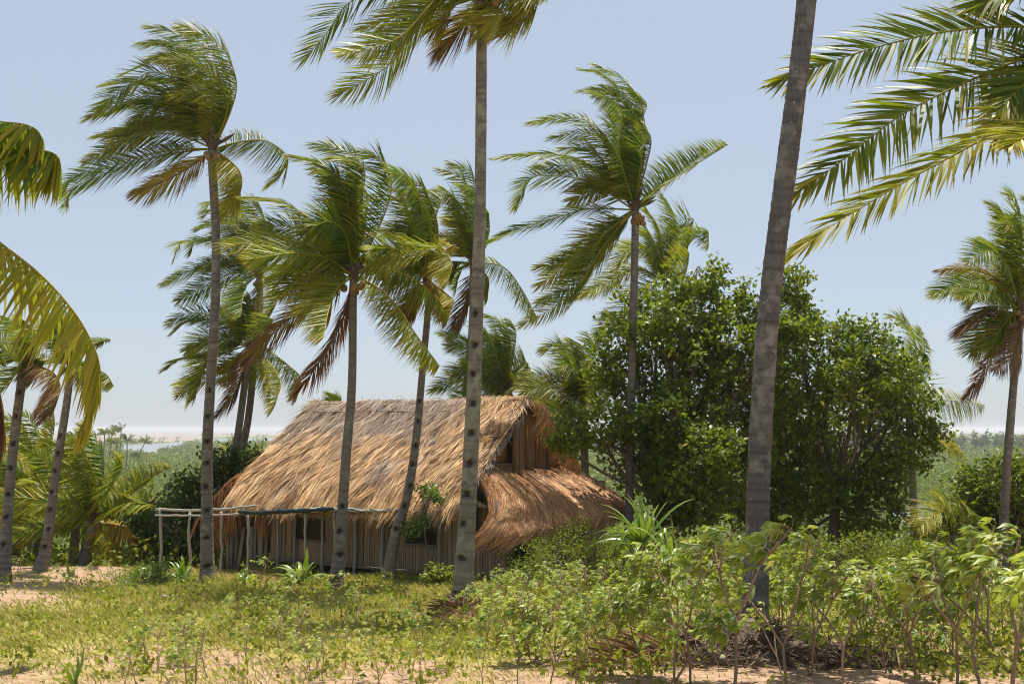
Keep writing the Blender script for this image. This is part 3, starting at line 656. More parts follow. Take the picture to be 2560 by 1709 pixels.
def nut_mesh(r=.085):
    k = 10; zz = np.linspace(-1, 1, 8); V = []
    for z in zz:
        q = math.sqrt(max(0, 1 - z * z)) * (1 - .12 * z)
        for j in range(k): V.append((r * .82 * q * math.cos(j * .6283) * (1 + .05 * math.cos(j * 1.885)), r * .82 * q * math.sin(j * .6283), r * 1.12 * z))
    i = np.arange(7)[:, None] * k; j = np.arange(k)[None, :]
    return np.array(V), np.stack([i + j, i + (j + 1) % k, i + k + (j + 1) % k, i + k + j], -1).reshape(-1, 4)
NUT = None
def add_nuts(root, org, c, n, rng, spread=.12, off=(.05, -.10, -.22), size=1.0):
    global NUT
    for i in range(n):
        p = np.asarray(c) + np.asarray(off) + rng.normal(0, spread, 3) * np.array([1, .7, .6])
        if NUT is None:
            V, Q = nut_mesh(); o = MB().add(V, Q, (.3, 0, 0, 1)).build('coconut', M['husk'], root, smooth=True); NUT = o
        else:
            o = NUT.copy(); COL.objects.link(o); o.parent = root
        o.location = tuple(p - np.asarray(org)); o.rotation_euler = tuple(rng.normal(0, .5, 3)); s_ = size * rng.uniform(.85, 1.2); o.scale = (s_, s_, s_)

def phys_rachis(c, az, el, L, rng, kw, kg, n=12):
    d = np.array([math.cos(az) * math.cos(el), math.sin(az) * math.cos(el), math.sin(el)]); p = np.array(c, float); out = [p]
    for i in range(n):
        f = (i + 1) / n; d = unit(d + (WIND * kw + np.array([0, 0, -1.]) * kg) * f * (1.6 / n) * 1.5); p = p + d * L / n; out.append(p)
    return np.array(out)

def palm(label, trunk_px, depth, crown, fronds, base_w=(.16, .12), mat='trunk', notch=None, seed=0, nuts=4, L=.88, n=116, width=.0125,
         extra=0, extra_len=3.0, nseg=4, kw=1.0, kg=.35, ddy=1.3, base_depth=None, group=None, spathes=1, tw=(.3, 1.5), fold=1.0):
    """fronds: list of (px polyline, dry). trunk_px from base to crown; the base is put on the ground."""
    rng = np.random.default_rng(seed); bd = depth if base_depth is None else base_depth
    b = gpx(trunk_px[0][0], bd); m = len(trunk_px); pts = [b - np.array([0, 0, .12])]
    if len(trunk_px) > 1 and base_depth is None: pts.append(b + (at(*trunk_px[1][:2], depth) - b) * .12)
    for i, q in enumerate(trunk_px[1:]): pts.append(at(q[0], q[1], bd + (depth - bd) * (i + 1) / (m - 1)))
    cc = at(crown[0], crown[1], depth); pts[-1] = .5 * pts[-1] + .5 * (cc - np.array([0, 0, .45])); pts.append(cc - np.array([0, 0, .05]))
    root = empty('coconut_palm', b); tag(root, label, 'palm', group)
    nts = []
    if notch:
        s0, s1, stp, th = notch; s = s0
        while s < s1:
            nts.append((s, th + rng.normal(0, .22))); s += stp * rng.uniform(.88, 1.12)
    make_trunk(np.array(pts), base_w[0], base_w[1], rng, root, b, M[mat], nts, ds=.035 if depth < 26 else .06, k=18 if depth < 26 else 10)
    for i, (poly, dry) in enumerate(fronds):
        tipdy = rng.normal(0, ddy); k = len(poly)
        P = []
        for j, q in enumerate(poly):
            f = j / (k - 1); P.append(at(q[0], q[1], depth + tipdy * f ** 1.2))
        P[0] = .35 * P[0] + .65 * cc if np.linalg.norm(P[0] - cc) < .8 else P[0]
        make_frond('frond', np.array(P), rng, root, b, n=n, L=L, dry=dry, width=width, seg=nseg, kw=kw * (.75 if dry > .6 else 1), kg=kg + (.35 if dry > .6 else 0), fold=.55 if dry > .6 else fold, tw=tw)
    for (poly, dry) in fronds:                      # the crown's other fronds grow between the traced ones
        if dry > .5 or nseg != 4 or len(fronds) < 6 or rng.random() < .5: continue
        k = len(poly); tipdy = rng.normal(0, ddy * 1.6); jx, jy = rng.normal(0, 26 * 20 / depth, 2); sc = rng.uniform(.72, .98)
        P = np.array([at(crown[0] + (q[0] - crown[0]) * sc + jx * (j / (k - 1)), crown[1] + (q[1] - crown[1]) * sc + jy * (j / (k - 1)), depth + tipdy * (j / (k - 1)) ** 1.2) for j, q in enumerate(poly)]); P[0] = cc
        make_frond('frond', P, rng, root, b, n=int(n * .9), L=L, dry=max(0, dry - .05), width=width, seg=nseg, kw=kw, kg=kg)
    for i in range(extra):
        az = rng.uniform(0, 2 * math.pi); el = rng.uniform(-.2, 1.25)
        P = phys_rachis(cc, az, el, extra_len * rng.uniform(.8, 1.1), rng, rng.uniform(.5, 1.0), rng.uniform(.25, .6))
        make_frond('frond', P, rng, root, b, n=n, L=L, dry=rng.choice([.05, .12, .2, .38], p=[.3, .3, .25, .15]), width=width, seg=nseg, kw=kw, kg=kg)
    # fibrous heart with leaf bases
    hb_ = MB()
    for i in range(11):
        a = i * 2.4; d = unit(np.array([math.cos(a), math.sin(a), 1.1])); V, Fq = tube(np.array([cc - np.array([0, 0, .25]), cc + d * .10, cc + d * .30]), [.06, .05, .022], 5)
        hb_.add(V, Fq, (.3, 0, 0, 1))
    hb_.build('crown_heart', M['spathe'], root, b)
    for i in range(spathes):
        d = unit(np.array([rng.uniform(-.2, .8), rng.uniform(-.5, .2), rng.uniform(.3, .9)])); P = cc + d * np.linspace(.1, .62, 6)[:, None] + np.array([.05, 0, 0]) * (np.linspace(0, 1, 6) ** 2)[:, None]
        V, Fq = tube(P, [.018, .02, .038, .045, .03, .004], 6); MB().add(V, Fq, (.4, 0, 0, 1)).build('spathe', M['spathe'], root, b, smooth=True)
    if nuts: add_nuts(root, b, cc, nuts, rng)
    return root

def Zf(ox, oy, sc, *lists): return [([(ox + x * sc, oy + y * sc) for x, y in pts], dry) for pts, dry in lists]

# tall palm left of the hut
palm('tall windswept palm whose notched trunk crosses the pole frame at the hut left end', [(520, 1445), (517, 1330), (519, 1100), (536, 800), (540, 600), (531, 390)], 22.8, (531, 372),
     Zf(0, 0, .5485, ([(1000, 640), (1060, 480), (1075, 360), (1020, 230), (930, 160), (820, 120)], .16), ([(1000, 640), (1045, 500), (1035, 330), (930, 210), (790, 150), (680, 120)], .05),
        ([(960, 640), (930, 400), (860, 290), (760, 255), (680, 275)], .22), ([(1030, 600), (1060, 470), (1000, 420), (900, 415), (800, 435)], .20),
        ([(940, 620), (800, 480), (680, 440), (560, 470), (400, 535)], .03), ([(940, 640), (850, 570), (720, 550), (560, 590), (430, 620)], .2),
        ([(940, 660), (830, 620), (700, 610), (560, 650), (390, 740)], .03), ([(950, 680), (850, 690), (700, 720), (520, 780), (340, 855), (295, 945)], .03),
        ([(960, 700), (880, 750), (800, 800), (700, 850), (620, 875)], .62), ([(1000, 680), (1080, 650), (1200, 640), (1290, 690), (1310, 750), (1230, 840)], .12),
        ([(1000, 700), (1060, 760), (1090, 830), (1075, 920), (1010, 990)], .38), ([(940, 640), (780, 440), (640, 370), (480, 385)], .05),
        ([(960, 620), (900, 330), (800, 200), (640, 200)], .04), ([(970, 620), (960, 350), (880, 230), (740, 260), (560, 340)], .05), ([(960, 630), (860, 420), (700, 330), (540, 420), (440, 500)], .04), ([(960, 640), (900, 520), (780, 520), (640, 590), (500, 690)], .08)),
     base_w=(.155, .088), notch=(.5, 4.6, .55, .15), seed=1, nuts=7, spathes=2, ddy=.9)

# twin palms behind the hut's left end
palm('farther of the twin grey trunks leaning right behind the left thatch, big dark crown', [(580, 1300), (590, 1210), (620, 1050), (636, 900), (650, 780), (650, 700)], 30, (649, 690),
     Zf(400, 480, .3828, ([(640, 520), (450, 330), (300, 320), (140, 330), (90, 440)], .08), ([(640, 530), (480, 460), (300, 470), (150, 540), (20, 600)], .05), ([(640, 540), (480, 530), (330, 600), (120, 710)], .04),
        ([(640, 500), (560, 300), (430, 220), (330, 200), (240, 240)], .05), ([(640, 500), (600, 250), (480, 100), (340, 60), (280, 130)], .08), ([(660, 500), (700, 250), (620, 100), (500, 60)], .03),
        ([(660, 540), (760, 590), (780, 680), (700, 800)], .18), ([(650, 550), (560, 560), (500, 680), (480, 800)], .04), ([(640, 560), (650, 700), (610, 830), (540, 930)], .75), ([(650, 500), (640, 300), (560, 200), (430, 180)], .04), ([(650, 500), (720, 350), (740, 250), (640, 210)], .05)),
     base_w=(.15, .09), seed=2, nuts=4, L=.85, kw=.9, base_depth=30)
palm('nearer of the twin leaning trunks, lower crown with brown hanging frond', [(576, 1300), (578, 1210), (596, 1080), (612, 960), (622, 880)], 29, (622, 862),
     Zf(400, 480, .3828, ([(570, 980), (480, 870), (350, 830), (200, 830), (80, 920)], .04), ([(570, 990), (450, 960), (300, 960), (180, 1030)], .05), ([(570, 1000), (400, 1050), (250, 1060), (130, 1090), (30, 1160)], .1),
        ([(560, 1010), (430, 1150), (280, 1220), (170, 1280), (110, 1330)], .3), ([(570, 1020), (500, 1130), (420, 1240)], .45), ([(570, 1030), (530, 1200), (470, 1350), (360, 1460)], .85),
        ([(600, 1000), (740, 1060), (850, 1140), (920, 1220), (870, 1350)], .1), ([(600, 1010), (720, 1120), (790, 1260), (720, 1430)], .2), ([(600, 1020), (650, 1100), (700, 1200), (720, 1350)], .15),
        ([(580, 980), (560, 830), (500, 740), (400, 760)], .05), ([(590, 970), (600, 780), (570, 690)], .05), ([(590, 980), (680, 900), (740, 830), (700, 950)], .08), ([(570, 1000), (420, 1010), (260, 1130), (180, 1390)], .2)),
     base_w=(.15, .09), seed=3, nuts=2, L=.8, kw=.9)

# palm in front of the roof's left half
palm('palm before the left half of the thatched roof, brown dead fronds hanging', [(838, 1465), (848, 1380), (866, 1130), (880, 960), (881, 760)], 20.3, (884, 690),
     Zf(540, 330, .4147, ([(820, 820), (700, 760), (560, 700), (400, 690), (200, 750)], .15), ([(800, 800), (600, 700), (360, 660), (200, 670), (40, 690)], .18), ([(800, 780), (680, 620), (560, 520), (400, 420), (180, 390)], .12),
        ([(830, 780), (760, 500), (720, 320), (640, 200), (460, 140)], .04), ([(840, 760), (880, 450), (870, 200), (760, 110), (590, 70)], .05), ([(840, 760), (900, 560), (830, 470), (680, 500)], .12),
        ([(850, 760), (980, 580), (1060, 330), (1000, 170), (870, 120)], .03), ([(860, 820), (1000, 770), (1180, 720), (1350, 690)], .18), ([(880, 830), (1000, 820), (1180, 880), (1320, 990), (1400, 1110)], .16),
        ([(870, 860), (990, 950), (1100, 1060), (1200, 1210), (1350, 1410)], .22), ([(820, 860), (750, 890), (710, 970), (690, 1110)], .26), ([(800, 870), (680, 980), (500, 1080), (330, 1230), (160, 1400)], .82),
        ([(800, 900), (780, 1080), (700, 1260), (580, 1450), (480, 1567)], .92), ([(800, 830), (640, 830), (480, 900), (400, 960)], .06), ([(830, 770), (800, 450), (720, 250), (600, 230)], .05), ([(840, 770), (850, 500), (900, 260), (830, 180), (700, 160)], .05), ([(820, 790), (760, 620), (640, 560), (520, 620)], .06), ([(810, 800), (660, 760), (500, 800), (330, 880)], .08), ([(800, 860), (700, 900), (600, 980), (520, 1090)], .3)),
     base_w=(.135, .072), notch=(.35, 2.0, .5, .1), seed=4, nuts=7, L=.82, ddy=.9)

# leaning palm rooted against the front wall
palm('slim palm leaning right out of the hut wall with yellow flower stalks', [(968, 1425), (990, 1330), (1018, 1240), (1040, 1100), (1056, 930), (1074, 770)], 22.2, (1068, 700),
     Zf(960, 400, .3953, ([(270, 700), (200, 440), (120, 280), (60, 240)], .12), ([(270, 700), (240, 300), (160, 130), (80, 110)], .06), ([(280, 690), (340, 500), (320, 330), (250, 180), (140, 110)], .1),
        ([(260, 700), (180, 600), (60, 560), (-60, 560)], .1), ([(260, 720), (150, 700), (0, 760)], .12), ([(290, 720), (400, 560), (480, 560)], .55), ([(290, 760), (400, 850), (440, 900), (390, 1000)], .5),
        ([(250, 780), (180, 900), (120, 960)], .85), ([(280, 660), (340, 440), (250, 470)], .3), ([(270, 690), (300, 420), (230, 250), (100, 200)], .06), ([(270, 690), (210, 520), (110, 440), (0, 450)], .08), ([(280, 690), (330, 360), (380, 220), (300, 190)], .05), ([(290, 700), (380, 600), (430, 660), (400, 780)], .35)),
     base_w=(.14, .062), notch=(1.3, 4.2, .48, .05), seed=5, nuts=5, kw=1.0, L=.75)
palm('palm crown half hidden behind the tall central trunk, drooping frond at right', [(1120, 1300), (1160, 1000), (1178, 820), (1181, 680)], 30.5, (1181, 655),
     Zf(960, 400, .3953, ([(560, 600), (560, 300), (500, 120), (350, 60)], .05), ([(570, 600), (600, 300), (560, 100), (420, 20)], .06), ([(550, 620), (480, 500), (380, 500), (340, 560)], .4), ([(560, 620), (520, 420), (400, 360)], .38),
        ([(540, 660), (460, 650), (400, 720)], .15), ([(620, 640), (760, 680), (880, 830), (970, 1000)], .16), ([(560, 700), (530, 850), (470, 1010), (420, 1130)], .95), ([(600, 620), (660, 480), (665, 340)], .1), ([(560, 610), (480, 320), (420, 240), (330, 230)], .05), ([(560, 600), (540, 400), (470, 260), (380, 180)], .06), ([(570, 640), (620, 760), (560, 900)], .3), ([(550, 630), (440, 560), (340, 600), (250, 680)], .3)),
     base_w=(.12, .08), seed=6, nuts=3, L=.85, kw=.9)

# tall central trunk, crown at the top edge
palm('tall central palm with pale lichen blotched notched trunk, crown cut by the top edge', [(1150, 1508), (1160, 1420), (1176, 1150), (1190, 850), (1200, 500), (1206, 80)], 16.9, (1203, 5),
     Zf(740, 0, .264, ([(1700, -60), (1300, -250), (900, -150), (500, 30), (280, 330), (60, 570)], .05), ([(1700, -40), (1400, -80), (1260, 40), (1000, 330), (700, 460), (430, 500)], .22),
        ([(1700, -40), (1400, -60), (1240, 100), (1080, 340), (850, 640), (390, 910)], .15), ([(1720, 20), (1650, 170), (1520, 330), (1370, 480)], .8), ([(1700, -20), (1560, 0), (1440, 100), (1290, 280)], .4),
        ([(1780, -20), (2000, -120), (2250, -60), (2270, 80), (1980, 320)], .3), ([(1780, 0), (1900, -60), (2100, 20), (2080, 180), (1840, 290)], .28), ([(1760, 20), (1830, 80), (1800, 180), (1740, 250)], .42),
        ([(1740, -80), (1760, -600), (1500, -950), (1000, -1000)], .05), ([(1740, -80), (1600, -500), (1200, -700), (700, -600)], .05), ([(1740, -60), (1500, -300), (1100, -300), (700, -200), (520, -100)], .1), ([(1780, -60), (2000, -500), (1900, -900), (1500, -1100)], .06), ([(1790, -40), (2100, -300), (2350, -250), (2400, -100)], .1), ([(1740, 0), (1500, -120), (1180, 40), (900, 180), (640, 260)], .25), ([(1750, 20), (1900, 60), (1960, 150), (1800, 220)], .35)),
     base_w=(.172, .082), mat='trunk_lichen', notch=(.4, 5.2, .52, -.18), seed=8, nuts=4, L=.85, n=80, ddy=.8)

# palm between hut and broadleaf trees
palm('windblown palm with orange coconuts rising left of the broadleaf trees', [(1570, 1330), (1576, 1100), (1583, 800), (1588, 560)], 24.5, (1588, 525),
     Zf(1200, 100, .4848, ([(790, 800), (850, 560), (830, 330), (740, 210), (600, 130)], .06), ([(780, 800), (700, 520), (720, 280), (640, 180), (530, 150)], .06), ([(770, 800), (690, 560), (560, 420), (420, 400), (250, 430)], .12),
        ([(760, 820), (620, 680), (450, 600), (300, 590), (70, 610)], .08), ([(770, 830), (760, 750), (690, 730), (560, 780), (470, 830)], .2), ([(740, 870), (560, 870), (380, 920), (200, 970), (50, 1040)], .04),
        ([(750, 880), (680, 980), (580, 1080), (420, 1150), (300, 1170)], .12), ([(750, 890), (640, 1060), (520, 1250), (390, 1370), (210, 1470)], .14), ([(850, 830), (960, 740), (1100, 650), (1280, 540)], .08),
        ([(800, 800), (860, 640), (880, 500), (800, 420), (700, 400)], .06), ([(800, 780), (820, 600), (790, 520), (690, 640)], .1), ([(760, 860), (560, 730), (350, 700), (250, 720), (180, 870)], .1), ([(740, 890), (600, 1000), (470, 1150), (300, 1270)], .5),
        ([(790, 790), (760, 500), (780, 330), (680, 250), (520, 260)], .05), ([(780, 800), (650, 650), (560, 560), (430, 560)], .05), ([(790, 800), (830, 450), (860, 330), (780, 260)], .08)),
     base_w=(.12, .088), seed=9, nuts=10, L=.8, spathes=3, ddy=.9)
palm('palm just behind, its fronds showing right of the orange nuts above the leafy tree', [(1690, 1330), (1680, 1000), (1668, 740)], 29, (1664, 706),
     Zf(1200, 100, .4848, ([(960, 1230), (1020, 1050), (1000, 900), (940, 800)], .12), ([(960, 1230), (900, 1050), (850, 950)], .1), ([(980, 1230), (1080, 1050), (1170, 980), (1180, 1060)], .08), ([(940, 1230), (800, 1180), (650, 1260), (510, 1330)], .2),
        ([(940, 1250), (850, 1280), (740, 1400), (600, 1520)], .25), ([(960, 1230), (1030, 1000), (1100, 920), (1060, 1100)], .08), ([(940, 1230), (880, 1100), (760, 1080), (700, 1190)], .2), ([(950, 1230), (930, 1000), (860, 870)], .15), ([(980, 1230), (1060, 1180), (1080, 1100)], .4)),
     base_w=(.12, .08), seed=10, nuts=0, L=.9, kw=.9)

# thick trunk at the right, crown above the frame
palm('thick dark trunk in the right foreground rising out of the frame', [(1885, 1600), (1890, 1450), (1900, 1100), (1925, 750), (1975, 350), (2016, 0), (2035, -300)], 12.4, (2042, -420),
     [([(2042, -430), (1900, -650), (1700, -650), (1500, -500)], .05), ([(2042, -430), (1950, -800), (1700, -950)], .05), ([(2060, -430), (2200, -700), (2300, -600)], .1), ([(2042, -420), (1850, -480), (1650, -330), (1560, -200)], .1), ([(2042, -430), (2060, -800), (1900, -1000)], .05), ([(2060, -420), (2250, -500), (2350, -330)], .2)],
     base_w=(.158, .118), mat='trunk_dark', seed=11, nuts=0, L=.8, ddy=.7, n=60)

# palm outside the right edge, its fronds reach in
palm('palm beyond the right edge, long fronds with hanging leaflets reaching in at the top', [(2900, 1500), (2860, 1000), (2790, 400), (2745, 140)], 13, (2740, 105),
     Zf(1940, 0, .4209, ([(1900, 230), (1473, 160), (1000, 190), (600, 280), (300, 380), (10, 490)], .07), ([(1900, 280), (1473, 350), (1150, 480), (750, 680), (400, 950), (110, 1160)], .10),
        ([(1900, 330), (1473, 680), (1150, 870), (750, 1090), (350, 1330), (90, 1510)], .24), ([(1850, 180), (1650, -40), (1450, -80), (1200, 40)], .06), ([(1900, 300), (1650, 380), (1473, 500), (1340, 640)], .08), ([(1900, 300), (1700, 520), (1500, 640), (1300, 800)], .2),
        ([(1900, 230), (1900, -200), (1700, -500), (1400, -500)], .05), ([(1950, 230), (2200, 100), (2350, 300)], .1), ([(1900, 320), (1800, 600), (1560, 760), (1400, 860)], .3)),
     base_w=(.17, .13), seed=12, nuts=3, L=.95, n=92, width=.024, kw=.12, kg=.42, ddy=.7, nseg=5)

# palm outside the left edge
palm('palm beyond the left edge, large arching frond with long yellowing leaflets', [(-330, 1500), (-320, 1100), (-290, 700), (-250, 480)], 11.5, (-245, 450),
     Zf(0, 280, .536, ([(-440, 330), (-250, 420), (0, 612), (200, 770), (350, 940), (430, 1080), (460, 1180), (440, 1320), (375, 1490)], .33), ([(-440, 300), (-200, 60), (50, 50), (160, 75), (200, 130)], .12),
        ([(-440, 300), (-150, 190), (100, 178), (230, 185), (275, 225), (230, 290)], .08), ([(-440, 330), (-200, 800), (-60, 1150), (0, 1330), (-5, 1560)], .88), ([(-440, 300), (-500, -100), (-700, -250)], .05), ([(-440, 300), (-700, 200), (-900, 400)], .05)),
     base_w=(.17, .13), seed=13, nuts=0, L=1.0, n=84, width=.026, kw=.8, kg=1.5, ddy=.35, nseg=5, tw=(-.2, .1), fold=.7)

# right edge palm
palm('palm at the right edge with brown dead fronds trailing left', [(2506, 1300), (2515, 1200), (2535, 950), (2550, 800)], 24, (2548, 772),
     Zf(2280, 440, .548, ([(490, 560), (470, 350), (430, 200), (360, 130)], .08), ([(500, 560), (500, 250), (480, 120), (440, 90)], .06), ([(480, 560), (430, 400), (350, 340), (250, 390)], .06), ([(480, 570), (400, 480), (280, 430), (140, 425)], .7),
        ([(480, 580), (380, 500), (250, 490), (100, 535)], .06), ([(480, 590), (380, 600), (300, 640), (210, 710)], .85), ([(480, 600), (400, 660), (330, 720), (270, 800)], .2), ([(480, 620), (430, 700), (350, 830), (300, 940), (235, 1010)], .95), ([(490, 640), (440, 700), (370, 760)], .8),
        ([(500, 640), (490, 740), (450, 830), (380, 880)], .85), ([(520, 560), (620, 300), (600, 150), (520, 100)], .06), ([(520, 580), (640, 480), (720, 500)], .1), ([(500, 560), (540, 380), (500, 230), (400, 230)], .05), ([(490, 560), (460, 420), (400, 330), (320, 280)], .06), ([(520, 600), (640, 640), (700, 760)], .2), ([(490, 580), (420, 560), (330, 530), (250, 560)], .12)),
     base_w=(.12, .082), seed=14, nuts=6, L=.85, kw=.95)

# palms behind the hut
palm('palm crown just above the roof ridge behind the central trunk', [(1285, 1300), (1270, 1000)], 31, (1264, 978),
     Zf(1060, 780, .2554, ([(800, 720), (850, 450), (830, 200), (700, 80), (600, 30)], .07), ([(810, 720), (880, 400), (900, 180), (820, 80)], .05), ([(790, 720), (700, 400), (600, 200), (500, 170)], .05), ([(790, 730), (650, 500), (450, 350), (230, 330)], .05),
        ([(780, 740), (600, 620), (400, 580), (280, 600)], .06), ([(780, 750), (600, 700), (350, 650), (80, 760)], .06), ([(800, 740), (850, 600), (950, 530), (1020, 500), (1000, 640)], .12), ([(780, 700), (740, 590), (550, 620)], .2), ([(820, 770), (900, 700), (1000, 680)], .15), ([(780, 760), (500, 820), (320, 860)], .1), ([(800, 700), (780, 400), (720, 250), (620, 230)], .06), ([(790, 720), (640, 560), (500, 520), (400, 470)], .06)),
     base_w=(.14, .11), seed=15, nuts=3, L=.85)
palm('yellow green palm behind the right end of the roof ridge', [(1470, 1340), (1460, 1030)], 29, (1456, 1010),
     Zf(1060, 780, .2554, ([(1560, 880), (1580, 500), (1530, 320), (1420, 270)], .14), ([(1560, 880), (1500, 600), (1400, 400), (1300, 310), (1160, 380)], .08), ([(1570, 880), (1660, 560), (1680, 350), (1600, 210)], .05), ([(1540, 890), (1400, 720), (1200, 640), (950, 700)], .16),
        ([(1540, 900), (1330, 760), (1150, 740), (960, 780)], .18), ([(1540, 920), (1300, 880), (1000, 880)], .1), ([(1580, 890), (1700, 750), (1750, 600), (1790, 540)], .15), ([(1600, 890), (1780, 830), (1900, 720), (1990, 670)], .16), ([(1540, 930), (1350, 960), (1100, 970)], .18),
        ([(1540, 950), (1400, 1100), (1250, 1130)], .2), ([(1570, 880), (1620, 650), (1560, 520), (1480, 560)], .14), ([(1560, 880), (1520, 650), (1430, 520), (1330, 560)], .06)),
     base_w=(.14, .11), seed=16, nuts=0, L=.85)
palm('palm mostly hidden behind the right broadleaf tree, fronds poking out at its edge', [(2290, 1350), (2280, 1100)], 33, (2270, 1010),
     [([(2270, 990), (2290, 870), (2260, 800), (2225, 790)], .1), ([(2270, 990), (2310, 880), (2300, 820)], .06), ([(2280, 1010), (2340, 1000), (2400, 1003), (2462, 1012)], .15), ([(2280, 1020), (2340, 1080), (2390, 1110), (2405, 1128)], .35), ([(2270, 990), (2240, 880), (2210, 850)], .08), ([(2270, 1000), (2200, 960), (2130, 990)], .1)],
     base_w=(.15, .11), seed=17, nuts=0, L=.95, kw=.5)
palm('palm crown peeking over the left end of the roof ridge', [(850, 1330), (840, 1040)], 36, (838, 1030),
     [([(838, 1025), (820, 1000), (800, 1005), (778, 1015)], .1), ([(838, 1025), (845, 995), (830, 985)], .1), ([(838, 1025), (800, 1020), (775, 1040)], .1), ([(838, 1030), (860, 1010), (880, 1030)], .1), ([(838, 1030), (830, 1050), (800, 1060)], .1)], base_w=(.12, .1), seed=18, nuts=0, L=.7)

# left cluster
palm('left edge leaning notched trunk nearest the sandy mound', [(8, 1468), (14, 1350), (30, 1150), (50, 950)], 20.5, (60, 905),
     [([(60, 905), (0, 900), (-60, 960)], .1), ([(60, 905), (130, 930), (150, 980), (100, 1050)], .85), ([(60, 900), (20, 850), (-50, 850)], .05), ([(60, 900), (60, 830), (10, 790)], .05), ([(60, 905), (110, 905), (60, 960)], .1), ([(60, 905), (20, 960), (-20, 1010)], .1), ([(60, 900), (90, 840), (60, 800)], .05)],
     base_w=(.13, .08), L=.6, notch=(.9, 4.2, .5, .1), seed=19, nuts=0)
palm('slightly leaning notched palm trunk standing on the sandy mound', [(100, 1432), (118, 1350), (140, 1180), (165, 1020), (175, 930)], 24.2, (176, 905),
     [([(176, 900), (215, 870), (245, 855), (275, 848)], .05), ([(176, 900), (230, 920), (265, 935), (285, 965)], .08), ([(176, 900), (150, 830), (100, 830)], .08), ([(176, 900), (120, 900), (70, 950)], .15), ([(176, 905), (130, 970), (90, 1040)], .85), ([(176, 900), (190, 840), (150, 800)], .06), ([(176, 905), (215, 940), (230, 985)], .1)],
     base_w=(.135, .08), L=.65, notch=(.7, 3.6, .45, .05), seed=20, nuts=0)
grp = [('short full palm with glossy green crown left of the pole frame', 208, 27.0, (230, 1300), (.16, .13), 13, [([(230, 1300), (270, 1285), (320, 1255), (385, 1262)], .14), ([(230, 1300), (275, 1280), (320, 1275), (368, 1312)], .24), ([(230, 1305), (180, 1295), (150, 1310), (130, 1345)], .2), ([(230, 1290), (270, 1230), (300, 1180), (312, 1140)], .1), ([(235, 1310), (280, 1310), (320, 1320), (345, 1345)], .7), ([(230, 1290), (240, 1180), (215, 1100), (160, 1085)], .05), ([(230, 1290), (200, 1190), (170, 1130), (110, 1110)], .06), ([(235, 1315), (275, 1340), (300, 1390)], .5)]),
       ('short palm with thin trunk just left of the full short palm', 182, 28.2, (190, 1300), (.12, .11), 11, []),
       ('short palm behind the mound between the two notched trunks', 90, 29.0, (100, 1285), (.12, .11), 12, []),
       ('short yellowing palm at the far left behind the leaning trunk', 37, 28.5, (48, 1290), (.12, .11), 12, []),
       ('dark crowned palm rising behind the sandy mound trunks', 70, 34, (95, 1190), (.13, .11), 14, []),
       ('low palm at the left frame edge behind the mound', -40, 33, (0, 1215), (.13, .11), 12, [])]
for i, (lb, bx, dep, cr, bw, ex, fr) in enumerate(grp):
    palm(lb, [(bx, 1420), ((bx + cr[0]) / 2, (1420 + cr[1]) / 2), (cr[0], cr[1] + 12)], dep, cr, fr, base_w=bw, seed=30 + i, nuts=2 if i < 1 else 0, extra=ex, extra_len=2.7, n=46, L=.72, width=.026, nseg=3, kw=.95)
palm('small palm sprouting above the bush behind the twin trunks', [(610, 1330), (612, 1230)], 33, (612, 1200),
     [([(612, 1195), (590, 1130), (560, 1120), (540, 1150)], .2), ([(612, 1195), (600, 1140), (580, 1105), (572, 1104)], .22), ([(612, 1195), (640, 1140), (655, 1115), (660, 1112)], .12), ([(612, 1195), (625, 1150), (620, 1120)], .1), ([(612, 1200), (570, 1165), (535, 1165)], .2), ([(612, 1200), (640, 1165), (650, 1150)], .15)],
     base_w=(.1, .09), seed=40, nuts=0, L=.5, n=40, kw=.4)
palm('small palm fronds above the dark bush left of the tall trunk', [(362, 1400), (362, 1290)], 31, (362, 1270),
     [([(362, 1265), (345, 1215), (338, 1205)], .25), ([(362, 1265), (365, 1220), (350, 1200)], .12), ([(362, 1265), (380, 1220), (385, 1210)], .1), ([(362, 1270), (330, 1250), (315, 1260)], .2), ([(362, 1270), (395, 1250), (410, 1265)], .2)],
     base_w=(.1, .09), seed=41, nuts=0, L=.6, n=40, kw=.6)
palm('young palm with yellow fronds low beside the river gap', [(2395, 1420), (2390, 1350)], 24, (2385, 1330),
     [([(2385, 1325), (2370, 1270), (2330, 1262), (2280, 1300)], .26), ([(2385, 1325), (2350, 1290), (2300, 1320), (2270, 1370)], .3), ([(2385, 1325), (2400, 1270), (2385, 1240)], .14), ([(2385, 1330), (2340, 1320), (2290, 1370), (2260, 1420)], .2), ([(2385, 1330), (2410, 1290), (2430, 1300)], .1), ([(2385, 1330), (2340, 1350), (2320, 1400)], .25), ([(2385, 1325), (2370, 1255), (2345, 1240)], .15)],
     base_w=(.1, .09), seed=42, nuts=0, L=.62, n=52, kw=.7)

